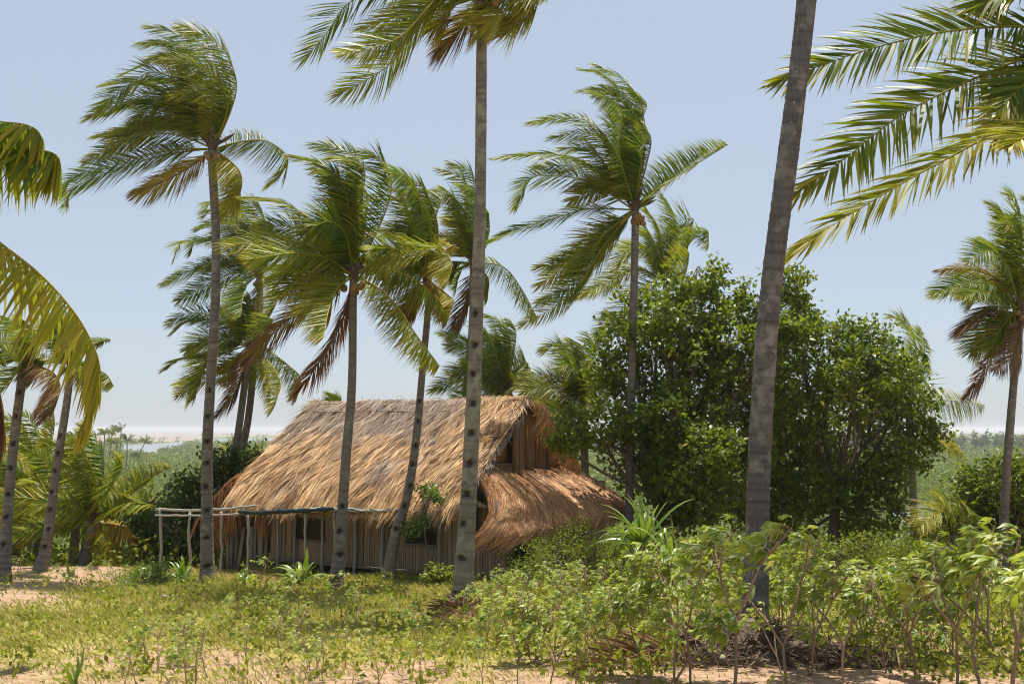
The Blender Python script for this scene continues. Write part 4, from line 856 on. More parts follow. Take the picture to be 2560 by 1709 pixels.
# distant palms on the plain
def far_palm(label, px, py_crown, depth, seed, h_lean=0):
    rng = np.random.default_rng(seed); cc = at(px, py_crown, depth); b = np.array([cc[0] + h_lean, depth, PLAIN])
    root = empty('coconut_palm', b); tag(root, label, 'palm', 'far palms on the plain')
    V, Fq = tube(smooth_curve(np.array([b, b * .5 + cc * .5 + np.array([.3, 0, 0]), cc]), 10)[0], np.linspace(.22, .16, 10), 6, cap=False)
    MB().add(V, Fq, (.4, 0, 0, 1)).build('trunk', M['trunk'], root, b)
    for i in range(15):
        P = phys_rachis(cc, rng.uniform(0, 6.28), rng.uniform(-.1, 1.2), rng.uniform(2.6, 3.6), rng, .9, .45, 8)
        make_frond('frond', P, rng, root, b, n=16, L=1.0, dry=rng.uniform(0, .15), width=.09, seg=2, rad=.05)
for i, (px, py, d, lb, ln) in enumerate(((262, 1082, 330, 'leftmost far palm of the clump before the lagoon', -1), (280, 1084, 340, 'second far palm of the clump before the lagoon', -1.5), (303, 1075, 330, 'tallest far palm standing over the lagoon clump', -1),
        (318, 1100, 320, 'low far palm at the right side of the lagoon clump', -.5), (292, 1106, 300, 'low far palm in the middle of the lagoon clump', -.5), (363, 1104, 400, 'lone far palm leaning before the lagoon shore', -5), (95, 1088, 380, 'far palm seen between the two notched left trunks', 0),
        (128, 1066, 300, 'far palm top left of the sandy mound trunk', 0), (12, 1075, 300, 'far palm at the left frame edge beneath the big frond', -1), (345, 1140, 360, 'short far palm below the lone leaning palm', 0))):
    far_palm(lb, px, py, d, 60 + i, ln)

# ------------------------------------------------------------------ broadleaf trees and bushes
def leaf_faces(c, d, nrm, L, wd, rng):
    """kite leaves folded along the midrib: 2 triangles each"""
    n = len(c); s = unit(np.cross(d, nrm)); nn = np.cross(s, d); L = L[:, None]; w = wd[:, None]
    V = np.stack([c, c + d * L * .45 + s * w + nn * L * .07, c + d * L, c + d * L * .45 - s * w + nn * L * .07], 1).reshape(-1, 3)
    i = np.arange(n) * 4
    return V, [np.stack([i, i + 2, i + 1], 1), np.stack([i, i + 3, i + 2], 1)]
def foliage(mb, centers, per, sig, size, rng, dry=.03, aspect=.30, light=None, wind=.35):
    n = len(centers); N = n * per
    c = np.repeat(centers, per, 0) + rng.normal(0, 1, (N, 3)) * np.array([sig, sig, sig * .8])
    d = unit(rng.normal(0, 1, (N, 3)) + WIND * wind + np.array([0, 0, -.15])); nr = unit(rng.normal(0, .8, (N, 3)) + np.array([-.1, -.15, 1.0]))
    V, Fq = leaf_faces(c, d, nr, size * rng.uniform(.45, 1.35, N), size * aspect * rng.uniform(.8, 1.2, N), rng)
    base = np.repeat(rng.uniform(.15, .75, n) if light is None else light, per)
    R = np.clip(base + rng.normal(0, .27, N), 0, 1); B = np.clip(np.where(rng.random(N) < .07, rng.uniform(.2, .7, N), dry * rng.random(N)), 0, 1)
    mb.add(V, Fq, np.stack([np.repeat(R, 4), np.tile([0, .3, .6, .3], N), np.repeat(B, 4), np.ones(N * 4)], 1))
def lobe_pts(lobes, depth, rng, dens):
    out = []; cen = []
    for lb in lobes:
        px, py, rx, ry = lb[:4]; dd = lb[4] if len(lb) > 4 else rng.uniform(-.9, .9)
        c = at(px, py, depth + dd); k = c[1] / F; r = np.array([rx * k, (rx + ry) * .5 * k, ry * k]); n = int(dens * (r[0] * r[1] * r[2]) ** (2 / 3)) + 4
        u = unit(rng.normal(0, 1, (n, 3))) * (rng.uniform(.12, 1, n) ** .45)[:, None] * (1 + .16 * rng.normal(0, 1, (n, 1)))
        cen.append((c, r)); out.append(c + u * r)
    return out, cen
def tree(name, label, cat, base, trunk, lobes, depth, mat, seed, dens=55, per=30, sig=.17, size=.13, r0=.2, twig=.6, bare=0, fork=None):
    rng = np.random.default_rng(seed); pts, cen = lobe_pts(lobes, depth, rng, dens)
    root = empty(name, base); tag(root, label, cat)
    org = np.array(base); top = np.array(trunk[-1]); br = MB()
    P, Lt = smooth_curve(np.vstack([org - np.array([0, 0, .1]), np.array(trunk)]), 14)
    V, Fq = tube(P, np.linspace(r0 * 1.25, r0 * .75, 14), 10); MB().add(V, Fq, (.3, 0, 0, 1)).build('trunk', M['bark'], root, org, smooth=True)
    for (c, r), pp in zip(cen, pts):
        mid = (top * .55 + c * .45) + rng.normal(0, .18, 3); Q, _ = smooth_curve(np.array([P[-2], top * .8 + mid * .2, mid, c, c + (c - mid) * .12]), 12)
        Q = Q + rng.normal(0, .02, Q.shape); V, Fq = tube(Q, np.linspace(r0 * .45, .016, 12), 6); br.add(V, Fq, (rng.uniform(0, .6), 0, 0, 1))
        sel = rng.choice(len(pp), int(len(pp) * twig), replace=False)
        for q in pp[sel]:
            s_ = Q[rng.integers(5, 12)]; m = (s_ + q) / 2 + rng.normal(0, .10, 3); T = smooth_curve(np.array([s_, m, q]), 5)[0]
            V, Fq = tube(T, np.linspace(.014, .004, 5), 3, cap=False); br.add(V, Fq, (rng.uniform(0, .8), 0, 0, 1))
    br.build('branches', M['bark'], root, org)
    mb = MB(); allp = np.vstack(pts)
    lt = np.clip(.45 + .25 * wob(allp[:, 0] * 1.5, allp[:, 2] * 1.5, seed, 1.0) + rng.normal(0, .12, len(allp)), 0, 1)
    foliage(mb, allp, per, sig, size, rng, light=lt); mb.build('crown', M[mat], root, org)
    return root
b1 = gpx(1655, 24.6)
tree('broadleaf_tree', 'large spreading broadleaf tree overhanging the right end of the hut', 'tree', b1, [at(1650, 1300, 24.6), at(1640, 1240, 24.6)],
     [(1640, 780, 110, 75), (1740, 700, 85, 60), (1690, 840, 100, 90), (1570, 860, 85, 80), (1740, 830, 110, 90), (1610, 990, 120, 100), (1480, 1050, 85, 50, -1.2), (1455, 1100, 62, 36, -1.6), (1400, 1110, 42, 34, -1.9), (1790, 960, 120, 110), (1640, 1140, 130, 90), (1850, 770, 85, 60), (1860, 900, 100, 90),
      (1850, 1090, 120, 110), (1700, 1060, 130, 110, -.9), (1520, 930, 50, 60), (1960, 700, 60, 40), (1760, 1220, 120, 70), (1640, 1170, 70, 60), (1950, 820, 80, 60), (1670, 1250, 55, 45), (1840, 1270, 110, 60), (1700, 1180, 90, 60, -1.6), (1780, 1120, 90, 70, -1.8), (1660, 1190, 60, 50, -1.0), (1720, 1290, 70, 45, -1.2), (1930, 960, 90, 90, .6), (1990, 770, 60, 55, .3), (1930, 850, 70, 60, .3), (1940, 1090, 90, 90, .8), (1930, 1210, 90, 70, .8), (1570, 1060, 60, 55, -.8)], 25, 'leaf', 201, dens=66, per=25, size=.16, r0=.15, sig=.115)
b2 = gpx(2090, 26.2)
tree('broadleaf_tree', 'rounded broadleaf tree right of the thick trunk with hanging twigs', 'tree', b2, [at(2085, 1330, 26.4), at(2090, 1240, 26.4)],
     [(2080, 850, 90, 65), (2170, 850, 75, 60), (2020, 950, 100, 90), (2190, 960, 110, 100), (2270, 1020, 75, 90), (2110, 1090, 130, 100), (2250, 1130, 85, 65), (2050, 1230, 110, 80), (2180, 1270, 90, 70), (1960, 1270, 100, 70), (2335, 1085, 38, 40), (1980, 1100, 100, 100), (2220, 1200, 70, 60), (2130, 960, 110, 100, -1.2), (2000, 830, 60, 50), (2260, 910, 40, 50), (2150, 1340, 100, 50), (1980, 1350, 110, 45)], 26.5, 'leaf', 202, dens=70, per=25, size=.15, r0=.15, sig=.115)
tree('bush', 'dense rounded glossy bush at the right edge around the palm trunk', 'bush', gpx(2480, 26), [at(2480, 1380, 26)],
     [(2450, 1215, 70, 70), (2530, 1185, 60, 50), (2490, 1290, 95, 70), (2570, 1260, 60, 80), (2420, 1300, 50, 60), (2440, 1370, 70, 40), (2540, 1370, 70, 50)], 26, 'leaf', 203, dens=75, per=34, size=.15, r0=.08)
tree('bush', 'dark green glossy bush behind the pole frame and tall left trunk', 'bush', gpx(480, 27.5), [at(480, 1380, 27.5)],
     [(545, 1165, 45, 50), (635, 1150, 55, 45), (600, 1210, 60, 50), (480, 1225, 50, 45), (430, 1275, 50, 45), (510, 1290, 60, 55), (400, 1350, 50, 45), (355, 1380, 35, 45), (470, 1360, 65, 50), (370, 1300, 35, 35), (540, 1340, 60, 50)], 28.5, 'mango', 204, dens=75, per=34, size=.15, r0=.08)
tree('shrub', 'yellow green fine leaved shrub before the right lean to roof', 'shrub', gpx(1430, 20.6), [at(1430, 1440, 20.6)],
     [(1400, 1370, 75, 50), (1480, 1390, 80, 50), (1340, 1410, 60, 40), (1440, 1340, 50, 35), (1530, 1420, 60, 35), (1430, 1430, 90, 30), (1560, 1380, 40, 30)], 20.6, 'shrub', 205, dens=120, per=46, size=.055, sig=.11, r0=.02, twig=.5)
tree('shrub', 'dark low shrub at the foot of the hut right corner', 'shrub', gpx(1300, 21.2), [at(1300, 1430, 21.2)],
     [(1300, 1410, 35, 30), (1340, 1430, 45, 22), (1285, 1435, 25, 18)], 21.2, 'mango', 206, dens=110, per=30, size=.08, sig=.1, r0=.015)
tree('shrub', 'bright green leafy shrub at the left foot of the tall trunk', 'shrub', gpx(370, 21.6), [at(370, 1450, 21.6)],
     [(370, 1450, 50, 34), (330, 1440, 30, 30), (420, 1462, 40, 22), (395, 1425, 30, 22), (310, 1468, 20, 16)], 21.6, 'fleshy', 207, dens=120, per=34, size=.075, sig=.11, r0=.015)
tree('climbing_shrub', 'small leafy climber growing through the shade sheet by the leaning palm', 'shrub', gpx(1082, 21.9), [at(1086, 1400, 21.9), at(1066, 1360, 21.9), at(1062, 1320, 21.9), at(1066, 1280, 21.9)],
     [(1068, 1228, 30, 26, 0), (1090, 1240, 18, 16, 0), (1050, 1310, 30, 22, .1), (1030, 1325, 24, 22, .2), (1068, 1300, 14, 14, 0)], 21.9, 'fleshy', 208, dens=150, per=30, size=.075, sig=.07, r0=.014)
tree('shrub', 'bright yellow green sprig at the wall foot left of the central trunk', 'shrub', gpx(1100, 20.9), [at(1100, 1440, 20.9)],
     [(1096, 1428, 22, 18, 0), (1115, 1436, 16, 14, 0), (1085, 1440, 14, 10, 0)], 20.9, 'shrub', 209, dens=120, per=26, size=.11, sig=.07, r0=.012)
tree('shrub', 'green undergrowth bush beneath the right broadleaf tree', 'shrub', gpx(2180, 21), [at(2180, 1440, 21)],
     [(2160, 1370, 70, 35), (2260, 1385, 60, 32), (2080, 1380, 60, 35), (2330, 1400, 60, 30), (2000, 1390, 50, 30), (2420, 1400, 60, 30), (2520, 1380, 60, 40)], 21, 'shrub', 210, dens=110, per=40, size=.075, sig=.12, r0=.02)
tree('shrub', 'low green undergrowth between the big tree and the thick trunk', 'shrub', gpx(1760, 21), [at(1760, 1440, 21)],
     [(1700, 1400, 60, 35), (1780, 1390, 60, 40), (1640, 1410, 50, 30), (1850, 1400, 50, 35)], 21.3, 'shrub', 211, dens=110, per=40, size=.075, sig=.12, r0=.02)

# ------------------------------------------------------------------ rosette plants: every blade a part
def rosette(name, label, base, n, L, wd, seed, up=(.3, 1.3), droop=.9, dry=.0, mat='fleshy', stem=0.0, kink=0.0, light=(.3, .9)):
    rng = np.random.default_rng(seed); root = empty(name, base); tag(root, label, 'plant')
    if stem:
        V, Fq = tube(np.array([[0, 0, -.1], [.02, 0, stem * .5], [0, 0, stem]]), .05, 7); MB().add(V, Fq, (.3, 0, 0, 1)).build('stem', M['bark'], root)
    for i in range(n):
        az = i * 2.399 + rng.normal(0, .2); el = rng.uniform(*up); l = L * rng.uniform(.7, 1.15); k = 8
        d = np.array([math.cos(az) * math.cos(el), math.sin(az) * math.cos(el), math.sin(el)]); p = np.array([0, 0, stem]) + rng.normal(0, .02, 3); C = [p]; D = [d]
        kk = rng.integers(3, 6) if rng.random() < kink else -1
        for j in range(k):
            d = unit(d + (np.array([0, 0, -1.]) * droop + WIND * .35) * (j + 1) / k * .26 + (np.array([0, 0, -1.4]) if j == kk else 0)); p = p + d * l / k; C.append(p); D.append(d)
        C = np.array(C)[None]; D = np.array(D)[None]; s = unit(np.cross(D, np.array([0, 0, 1.]) + rng.normal(0, .15, 3))); nn = np.cross(s, D)
        pr = wd * np.interp(np.linspace(0, 1, k + 1), [0, .15, .5, .8, 1], [.5, .85, 1, .65, .04]); w = s * pr[None, :, None]
        V = np.stack([C - w + nn * pr[None, :, None] * .35, C, C + w + nn * pr[None, :, None] * .35], 2).reshape(-1, 3); q = np.arange(k)[:, None] * 3 + np.arange(2)[None]
        q = q.ravel(); Q = np.stack([q, q + 1, q + 4, q + 3], 1); R = rng.uniform(*light)
        MB().add(V, Q, np.stack([np.full(len(V), R), np.repeat(np.linspace(0, 1, k + 1), 3), np.full(len(V), np.clip(dry + rng.normal(0, .05), 0, 1)), np.ones(len(V))], 1)).build('leaf', M[mat], root, smooth=True)
rosette('rosette_plant', 'large glossy green rosette plant at the foot of the reed wall', gpx(752, 21.6), 26, .78, .052, 301)
rosette('rosette_plant', 'green rosette plant at the left foot of the tall notched trunk', gpx(452, 22.9), 20, .60, .038, 302, up=(.4, 1.4))
rosette('rosette_plant', 'small green rosette low by the leaning planks', gpx(612, 22.4), 14, .42, .032, 303)
rosette('rosette_plant', 'short yellow green rosette by the central trunk wall foot', gpx(1118, 21.2), 10, .45, .035, 304, dry=.08)
rosette('pandanus_plant', 'tall spiky plant with long bent strap leaves right of the lean to', gpx(1606, 19.6), 42, 1.25, .042, 305, up=(.2, 1.45), stem=.95, kink=.5, mat='fleshy')
rosette('pandanus_plant', 'pale drooping strap leaved plant beside the fine leaved shrub', gpx(1672, 18.6), 24, .95, .032, 306, up=(.3, 1.4), stem=.6, kink=.6, dry=.12, light=(.7, 1))
rosette('agave_plant', 'stiff bluish spiky plant below the young yellow palm', gpx(2345, 18.2), 16, .55, .030, 307, up=(.7, 1.5), droop=.1, light=(0, .35), stem=.35)
rosette('grass_tuft', 'single upright broad bladed sprout in the bottom left sand', gpx(185, 9.7), 5, .36, .020, 308, up=(1.0, 1.5), droop=.3)
rosette('grass_tuft', 'arched sprout with few blades on the left sandy mound', gpx(168, 21.0), 6, .5, .025, 309, up=(.5, 1.2), dry=.15)

# ------------------------------------------------------------------ cassava
def cassava_leaf(rng, nl, size):
    mb = MB()
    for i in range(nl):
        a = (i - (nl - 1) / 2) * (2.5 / nl) + rng.normal(0, .06); l = size * (1 - .28 * abs(i - (nl - 1) / 2) / nl * 2) * rng.uniform(.9, 1.1); w = l * .19
        t = np.array([0, .35, .7, 1.0]); bend = rng.uniform(.05, .5); x = l * t; z = -bend * l * t ** 2 + .05 * l * np.sin(t * 3)
        ww = w * np.array([.35, .85, 1.0, .03]); ca, sa = math.cos(a), math.sin(a)
        L_ = np.stack([x * ca - ww * sa * -1, x * sa + ww * ca * 1, z + ww * .35], 1); Rr = np.stack([x * ca + ww * sa * -1, x * sa - ww * ca, z + ww * .35], 1); Cc = np.stack([x * ca, x * sa, z], 1)
        V = np.stack([L_, Cc, Rr], 1).reshape(-1, 3); q = (np.arange(3)[:, None] * 3 + np.arange(2)[None]).ravel()
        mb.add(V, np.stack([q, q + 1, q + 4, q + 3], 1), (rng.uniform(0, .25), 0, 0, 1))
    return mb
rl = np.random.default_rng(400); LEAF = []
for i in range(6):
    o = cassava_leaf(rl, int(rl.choice([5, 5, 7])), .126).build('leaf', M['cassava'], smooth=True); LEAF.append(o.data); bpy.data.objects.remove(o)

def cassava_proto(rng, H, nfork, per_tip, leaf_objs, lean=.0, spread=.5, knob=True):
    """returns stem MB, list of leaf matrices"""
    st = MB(); mats = []
    def seg(p, d, l, r0_, r1_):
        n = max(4, int(l / .05)); P = [p]; dd = d
        for i in range(n):
            dd = unit(dd + rng.normal(0, .05, 3) + np.array([0, 0, .03])); P.append(P[-1] + dd * l / n)
        P = np.array(P); R = np.linspace(r0_, r1_, n + 1) * (1 + (.16 * (np.arange(n + 1) % 2) if knob else 0)); V, Fq = tube(P, R, 6, cap=False); st.add(V, Fq, (rng.uniform(0, .5), 0, 0, 1)); return P[-1], dd
    tips = []
    nst = 1 if nfork < 2 else int(rng.integers(1, 3))
    for s_ in range(nst):
        d0 = unit(np.array([rng.normal(lean, .22), rng.normal(0, .25), 1.0])); p, d = seg(np.array([rng.normal(0, .04), rng.normal(0, .04), -.05]), d0, H * rng.uniform(.25, .42), .0105 * H ** .5, .009 * H ** .5)
        for k in range(nfork):
            az = rng.uniform(0, 6.28) + k * 6.28 / nfork; d1 = unit(d + np.array([math.cos(az), math.sin(az), 0]) * spread * rng.uniform(.6, 1.2)); p1, d1 = seg(p, d1, H * rng.uniform(.28, .42), .0085 * H ** .5, .007 * H ** .5)
            for kk in range(2 if nfork > 1 and rng.random() < .6 else 1):
                az = rng.uniform(0, 6.28); d2 = unit(d1 + np.array([math.cos(az), math.sin(az), .4]) * .5); p2, d2 = seg(p1, d2, H * rng.uniform(.18, .32), .0065 * H ** .5, .0045 * H ** .5); tips.append((p2, d2))
    for p, d in tips:
        for j in range(per_tip):
            az = j * 2.4 + rng.normal(0, .3); f = j / per_tip; b = p - d * (.28 * f) * min(1, H)
            o = unit(np.array([math.cos(az), math.sin(az), .9 - 1.0 * f]) + WIND * .75); l = rng.uniform(.09, .2) * (.6 + .5 * f); e = b + o * l + WIND * .03
            V, Fq = tube(np.array([b, b + o * l * .6 + np.array([0, 0, .01]), e]), .0028, 3, cap=False); st.add(V, Fq, (0, 0, 0, 1))
            x = unit(o * .5 + WIND * 1.4 + np.array([0, 0, -.25]) + rng.normal(0, .28, 3)); up = unit(np.array([0, 0, 1.]) + rng.normal(0, .55, 3) + o * .3)
            y = unit(np.cross(up, x)); z = np.cross(x, y); s_ = rng.uniform(.7, 1.2) * (.55 + .6 * min(1, .35 + f))
            m = Matrix(((x[0] * s_, y[0] * s_, z[0] * s_, e[0]), (x[1] * s_, y[1] * s_, z[1] * s_, e[1]), (x[2] * s_, y[2] * s_, z[2] * s_, e[2]), (0, 0, 0, 1)))
            mats.append((m, int(rng.integers(0, 6))))
    return st, mats
rc = np.random.default_rng(410)
PRO = []
for i in range(7):
    st, mats = cassava_proto(rc, 1.25, int(rc.integers(2, 4)), 12, True, lean=-.05, spread=.55)
    o = st.build('stem', M['stem']); PRO.append((o.data, mats)); bpy.data.objects.remove(o)
def leaf_arr(me):
    v = np.empty(len(me.vertices) * 3, np.float32); me.vertices.foreach_get('co', v); q = np.empty(len(me.loops), np.int32); me.loops.foreach_get('vertex_index', q); return v.reshape(-1, 3), q.reshape(-1, 4)
LARR = [leaf_arr(m) for m in LEAF]
SML = []
for i in range(9):
    st, mats = cassava_proto(rc, .7, 1 if i < 4 else 2, 7 if i < 4 else 6, False, lean=-.03, spread=.4, knob=False)
    o = st.build('stem', M['stem']); fm = MB()
    for m, li in mats:
        V, Q = LARR[li]; A = np.array(m); V = V * .72; fm.add(V @ A[:3, :3].T + A[:3, 3], Q, (rc.random(), 0, 0, 1))
    f = fm.build('foliage', M['cassava']); SML.append((o.data, f.data)); bpy.data.objects.remove(o); bpy.data.objects.remove(f)
def link(name, data, parent):
    o = bpy.data.objects.new(name, data); COL.objects.link(o); o.parent = parent; return o
def big_cassava(px, depth, h, i, label, group):
    p = gpx(px, depth); root = empty('cassava_plant', p); tag(root, label, 'cassava', group)
    root.rotation_euler = (0, 0, rc.normal(0, .25)); s = h / 1.25; root.scale = (s * rc.uniform(.9, 1.1), s * rc.choice([-1, 1]), s)
    st, mats = PRO[i % len(PRO)]; link('stem', st, root)
    for m, li in mats:
        o = link('leaf', LEAF[li], root); o.matrix_local = m
def small_cassava(px, depth, h, i, label, group):
    p = gpx(px, depth); root = empty('cassava_plant', p); tag(root, label, 'cassava', group)
    root.rotation_euler = (0, 0, rc.normal(0, .3)); s = h / .7; root.scale = (s, s * rc.choice([-1, 1]), s)
    st, fo = SML[i % len(SML)]; link('stem', st, root); link('foliage', fo, root)
near = [(1210, 9.2, .5), (1290, 9.5, .55), (1370, 9.8, .72), (1440, 9.6, .8), (1520, 10, .9), (1600, 10.2, 1.0), (1670, 9.9, 1.2), (1745, 9.7, 1.35), (1830, 9.6, 1.45), (1960, 9.7, 1.4), (2030, 10.4, 1.3), (2100, 9.9, 1.25),
        (2170, 10.4, 1.2), (2240, 10.6, 1.12), (2310, 10.2, 1.2), (2385, 9.8, 1.35), (2450, 9.5, 1.5), (2520, 9.3, 1.6), (2575, 9.0, 1.7), (2490, 11, 1.35)]
ORD = ['first', 'second', 'third', 'fourth', 'fifth', 'sixth', 'seventh', 'eighth', 'ninth', 'tenth', 'eleventh', 'twelfth', 'thirteenth', 'fourteenth', 'fifteenth', 'sixteenth', 'seventeenth', 'eighteenth', 'nineteenth', 'twentieth']
for i, (px, d, h) in enumerate(near):
    big_cassava(px, d, h * 1.1, i, f'tall leafy cassava plant in the front row, {ORD[len(near) - 1 - i]} from the right edge', 'cassava plants in the right foreground')
for i, px in enumerate(range(1430, 2600, 72)):
    if 1800 < px < 1930: continue
    d = 11.8 + 1.5 * ((i * 37) % 10) / 10; big_cassava(px + rc.uniform(-20, 20), d, rc.uniform(.85, 1.15) * (1.0 if px > 1600 else .75), i * 3 + 1, f'leafy cassava in the second row behind, {ORD[16 - i]} from the right edge', 'cassava plants in the second row')
k = 0
for (x0, x1, d0, d1, n, h0, h1, lab, grp_) in ((290, 1240, 9.4, 12.2, 26, .36, .58, 'thin sparse cassava plant on the sandy foreground', 'sparse cassava in the sandy foreground'),
        (560, 1260, 12.2, 16.5, 36, .30, .52, 'thin cassava plant in the grass before the hut', 'sparse cassava in the grass'),
        (1180, 2580, 13.0, 20.0, 105, .45, .8, 'low cassava plant in the weedy field before the trees', 'cassava in the weedy field'),
        (1250, 2580, 10.2, 13.0, 44, .45, .85, 'short cassava filling the thicket among the front rows', 'short cassava in the right thicket'),
        (20, 330, 18, 24, 12, .25, .45, 'tiny seedling on the left sandy mound', 'seedlings on the sandy mound')):
    for j in range(n):
        d = math.sqrt(rc.uniform(d0 ** 2, d1 ** 2)); px = rc.uniform(x0, x1)
        if (d < 13 and 1000 < px < 1240 and rc.random() < .3) or (1845 < px < 1945 and d < 13.5): continue
        small_cassava(px, d, rc.uniform(h0, h1), k, lab, grp_); k += 1
for px, d, h, lab in ((672, 15.6, 1.0, 'lone tall thin cassava with pale tuft before the planks'), (765, 15.2, .85, 'thin cassava standing before the large rosette plant'), (868, 14.8, .8, 'thin cassava to the right of the roof palm base')):
    small_cassava(px, d, h, 1, lab, 'lone thin cassavas')

# ------------------------------------------------------------------ grass, weeds, litter
rg = np.random.default_rng(500)
def scatter(n, amt, y0=9.0, y1=26.5):
    y = np.sqrt(rg.uniform(y0 ** 2, y1 ** 2, n)); x = rg.uniform(-.56, .56, n) * y; k = rg.random(n) < amt(x, y); return x[k], y[k]
x, y = scatter(190000, lambda x, y: np.clip(grass_amt(x, y) * 1.25 - .12, 0.02, 1)); n = len(x)
P0 = np.stack([x, y, zg(x, y) - .01], 1); h = rg.uniform(.03, .11, n) * (1 + .9 * (wob(x, y, 41, 1.3) > .35)) * np.clip(y / 14, .7, 1.3)
d = unit(rg.normal(0, .45, (n, 3)) + np.array([-.35, 0, 1.0])); C = np.stack([P0, P0 + d * h[:, None] * .55, P0 + (d + WIND * .35) * h[:, None]], 1)
w = unit(np.cross(d, rg.normal(0, 1, (n, 3))))[:, None] * (np.array([1, .8, .1])[None, :, None] * (.0035 + .00032 * y)[:, None, None])
V, Q = strips(C, w); gd = np.clip(.30 + .28 * wob(x, y, 42, .9) + rg.normal(0, .16, n), 0, .9)
tag(MB().add(V, Q, np.stack([np.repeat(rg.random(n), 6), np.tile([0, 0, .4, .4, .8, .8], n), np.repeat(gd, 6), np.ones(n * 6)], 1)).build('grass', M['grass']), 'short yellow green grass before the hut', 'grass', kind='stuff')
x, y = scatter(5200, lambda x, y: np.where(x > .2 + .5 * wob(x, y, 51, 1), .85, .22) * (y > 9.6) * (1 - .6 * mound(x, y)) * (1 - .85 * ((x > 1.5) & (x < 3.9) & (y < 12.4))), 9, 22)
c = np.stack([x, y, zg(x, y) + rg.uniform(.03, .22, len(x))], 1); mb = MB(); foliage(mb, c, 13, .085, .075, rg, dry=.35, aspect=.32)
tag(mb.build('weeds', M['shrub']), 'low leafy weeds covering the field', 'weeds', kind='stuff')
# green ground cover on the slope beyond the crest
yy = rg.uniform(26.5, 60, 9000); xx = rg.uniform(-.6, .6, 9000) * yy; c = np.stack([xx, yy, zg(xx, yy) + rg.uniform(.0, .55, 9000) + .5 * np.clip(wob(xx, yy, 61, .5), 0, 1)], 1); mb = MB()
foliage(mb, c, 12, .22, .17, rg, dry=.12, aspect=.36); tag(mb.build('slope_scrub', M['shrub']), 'green scrub covering the slope behind', 'scrub', kind='stuff')

# dry fibre heap round the thick trunk
pb = gpx(1870, 11.6); heap = empty('debris_heap', pb); tag(heap, 'dark heap of dry palm fibre around the thick trunk base', 'debris'); n = 4200
u = rg.normal(0, 1, (n, 2)) * np.array([.85, .38]); z = .46 * np.exp(-(u[:, 0] / .9) ** 2 - (u[:, 1] / .5) ** 2) * rg.uniform(.1, 1, n)
c = np.stack([pb[0] + u[:, 0], pb[1] + u[:, 1], zg(pb[0] + u[:, 0], pb[1] + u[:, 1]) + z], 1); d = unit(rg.normal(0, 1, (n, 3)) * np.array([1, .8, .4])); l = rg.uniform(.15, .5, n)
t = np.array([-.5, 0, .5]); C = c[:, None] + d[:, None] * (l[:, None] * t)[..., None] + rg.normal(0, .02, (n, 3, 3)); C[..., 2] = np.maximum(C[..., 2], zg(C[..., 0], C[..., 1]) + .01)
w = unit(np.cross(d, rg.normal(0, 1, (n, 3))))[:, None] * (rg.uniform(.003, .012, n)[:, None] * np.array([.6, 1, .3]))[..., None]; V, Q = strips(C, w)
tag(MB().add(V, Q, np.stack([np.repeat(rg.random(n), 6)] + [np.zeros(n * 6)] * 2 + [np.ones(n * 6)], 1)).build('dry_fibre', M['debris'], heap, pb), kind='stuff')
gx, gy = np.meshgrid(np.linspace(-1.5, 1.5, 26), np.linspace(-.8, .8, 14)); hz = .40 * np.exp(-(gx / .9) ** 2 - (gy / .5) ** 2) * (1 + .3 * wob(gx, gy, 71, 5)) - .06
i = (np.arange(13)[:, None] * 26 + np.arange(25)[None]).ravel()
MB().add(np.stack([pb[0] + gx, pb[1] + gy, zg(pb[0] + gx, pb[1] + gy) + hz], -1).reshape(-1, 3), np.stack([i, i + 1, i + 27, i + 26], 1), (.6, 0, 0, 1)).build('mould_core', M['debris'], heap, pb, smooth=True)
for i, (p, q, lb) in enumerate((((1740, 11.4), (1440, 10.3), 'dry brown fallen frond nearest the bottom edge left of the heap'), ((1780, 11.9), (1500, 11.2), 'dry brown fallen frond lying behind against the fibre heap'), ((1200, 15.6), (1090, 14.8), 'short dry fallen frond at the central trunk base'))):
    a_, b_ = gpx(*p), gpx(*q); m_ = (a_ + b_) / 2 + np.array([0, 0, .12]); P = np.array([a_ + np.array([0, 0, .22]), m_, b_ + np.array([0, 0, .03])]); root = empty('fallen_frond', a_); tag(root, lb, 'frond')
    o = make_frond('blade', P, np.random.default_rng(600 + i), root, a_, n=60, L=.55, dry=.95, kw=.1, kg=.5, width=.016, rad=.022, fold=.8)
nb = gpx(1806, 11.0); V, Q = nut_mesh(.06); tag(MB().add(V, Q, (.3, 0, 0, 1)).build('husk', M['pale_husk'], org=-(nb + np.array([0, 0, .05])), smooth=True), 'pale sun bleached coconut husk lying on the fibre heap', 'coconut')
for i, (p, q, r_, lb) in enumerate((((405, 18.6), (440, 18.9), .045, 'short dry log on the grass left of the hut'), ((700, 16.2), (630, 16.0), .03, 'dead branch lying in the grass before the hut'))):
    a_, b_ = gpx(*p), gpx(*q); P = np.linspace(a_, b_, 8) + np.array([0, 0, r_ * .7]) + rg.normal(0, .02, (8, 3)); P[:, 2] = zg(P[:, 0], P[:, 1]) + r_ * .8; V, Fq = tube(P, np.linspace(r_, r_ * .5, 8), 7)
    tag(MB().add(V, Fq, (.2, 0, 0, 1)).build('dry_stick', M['pole'], smooth=True), lb, 'stick')
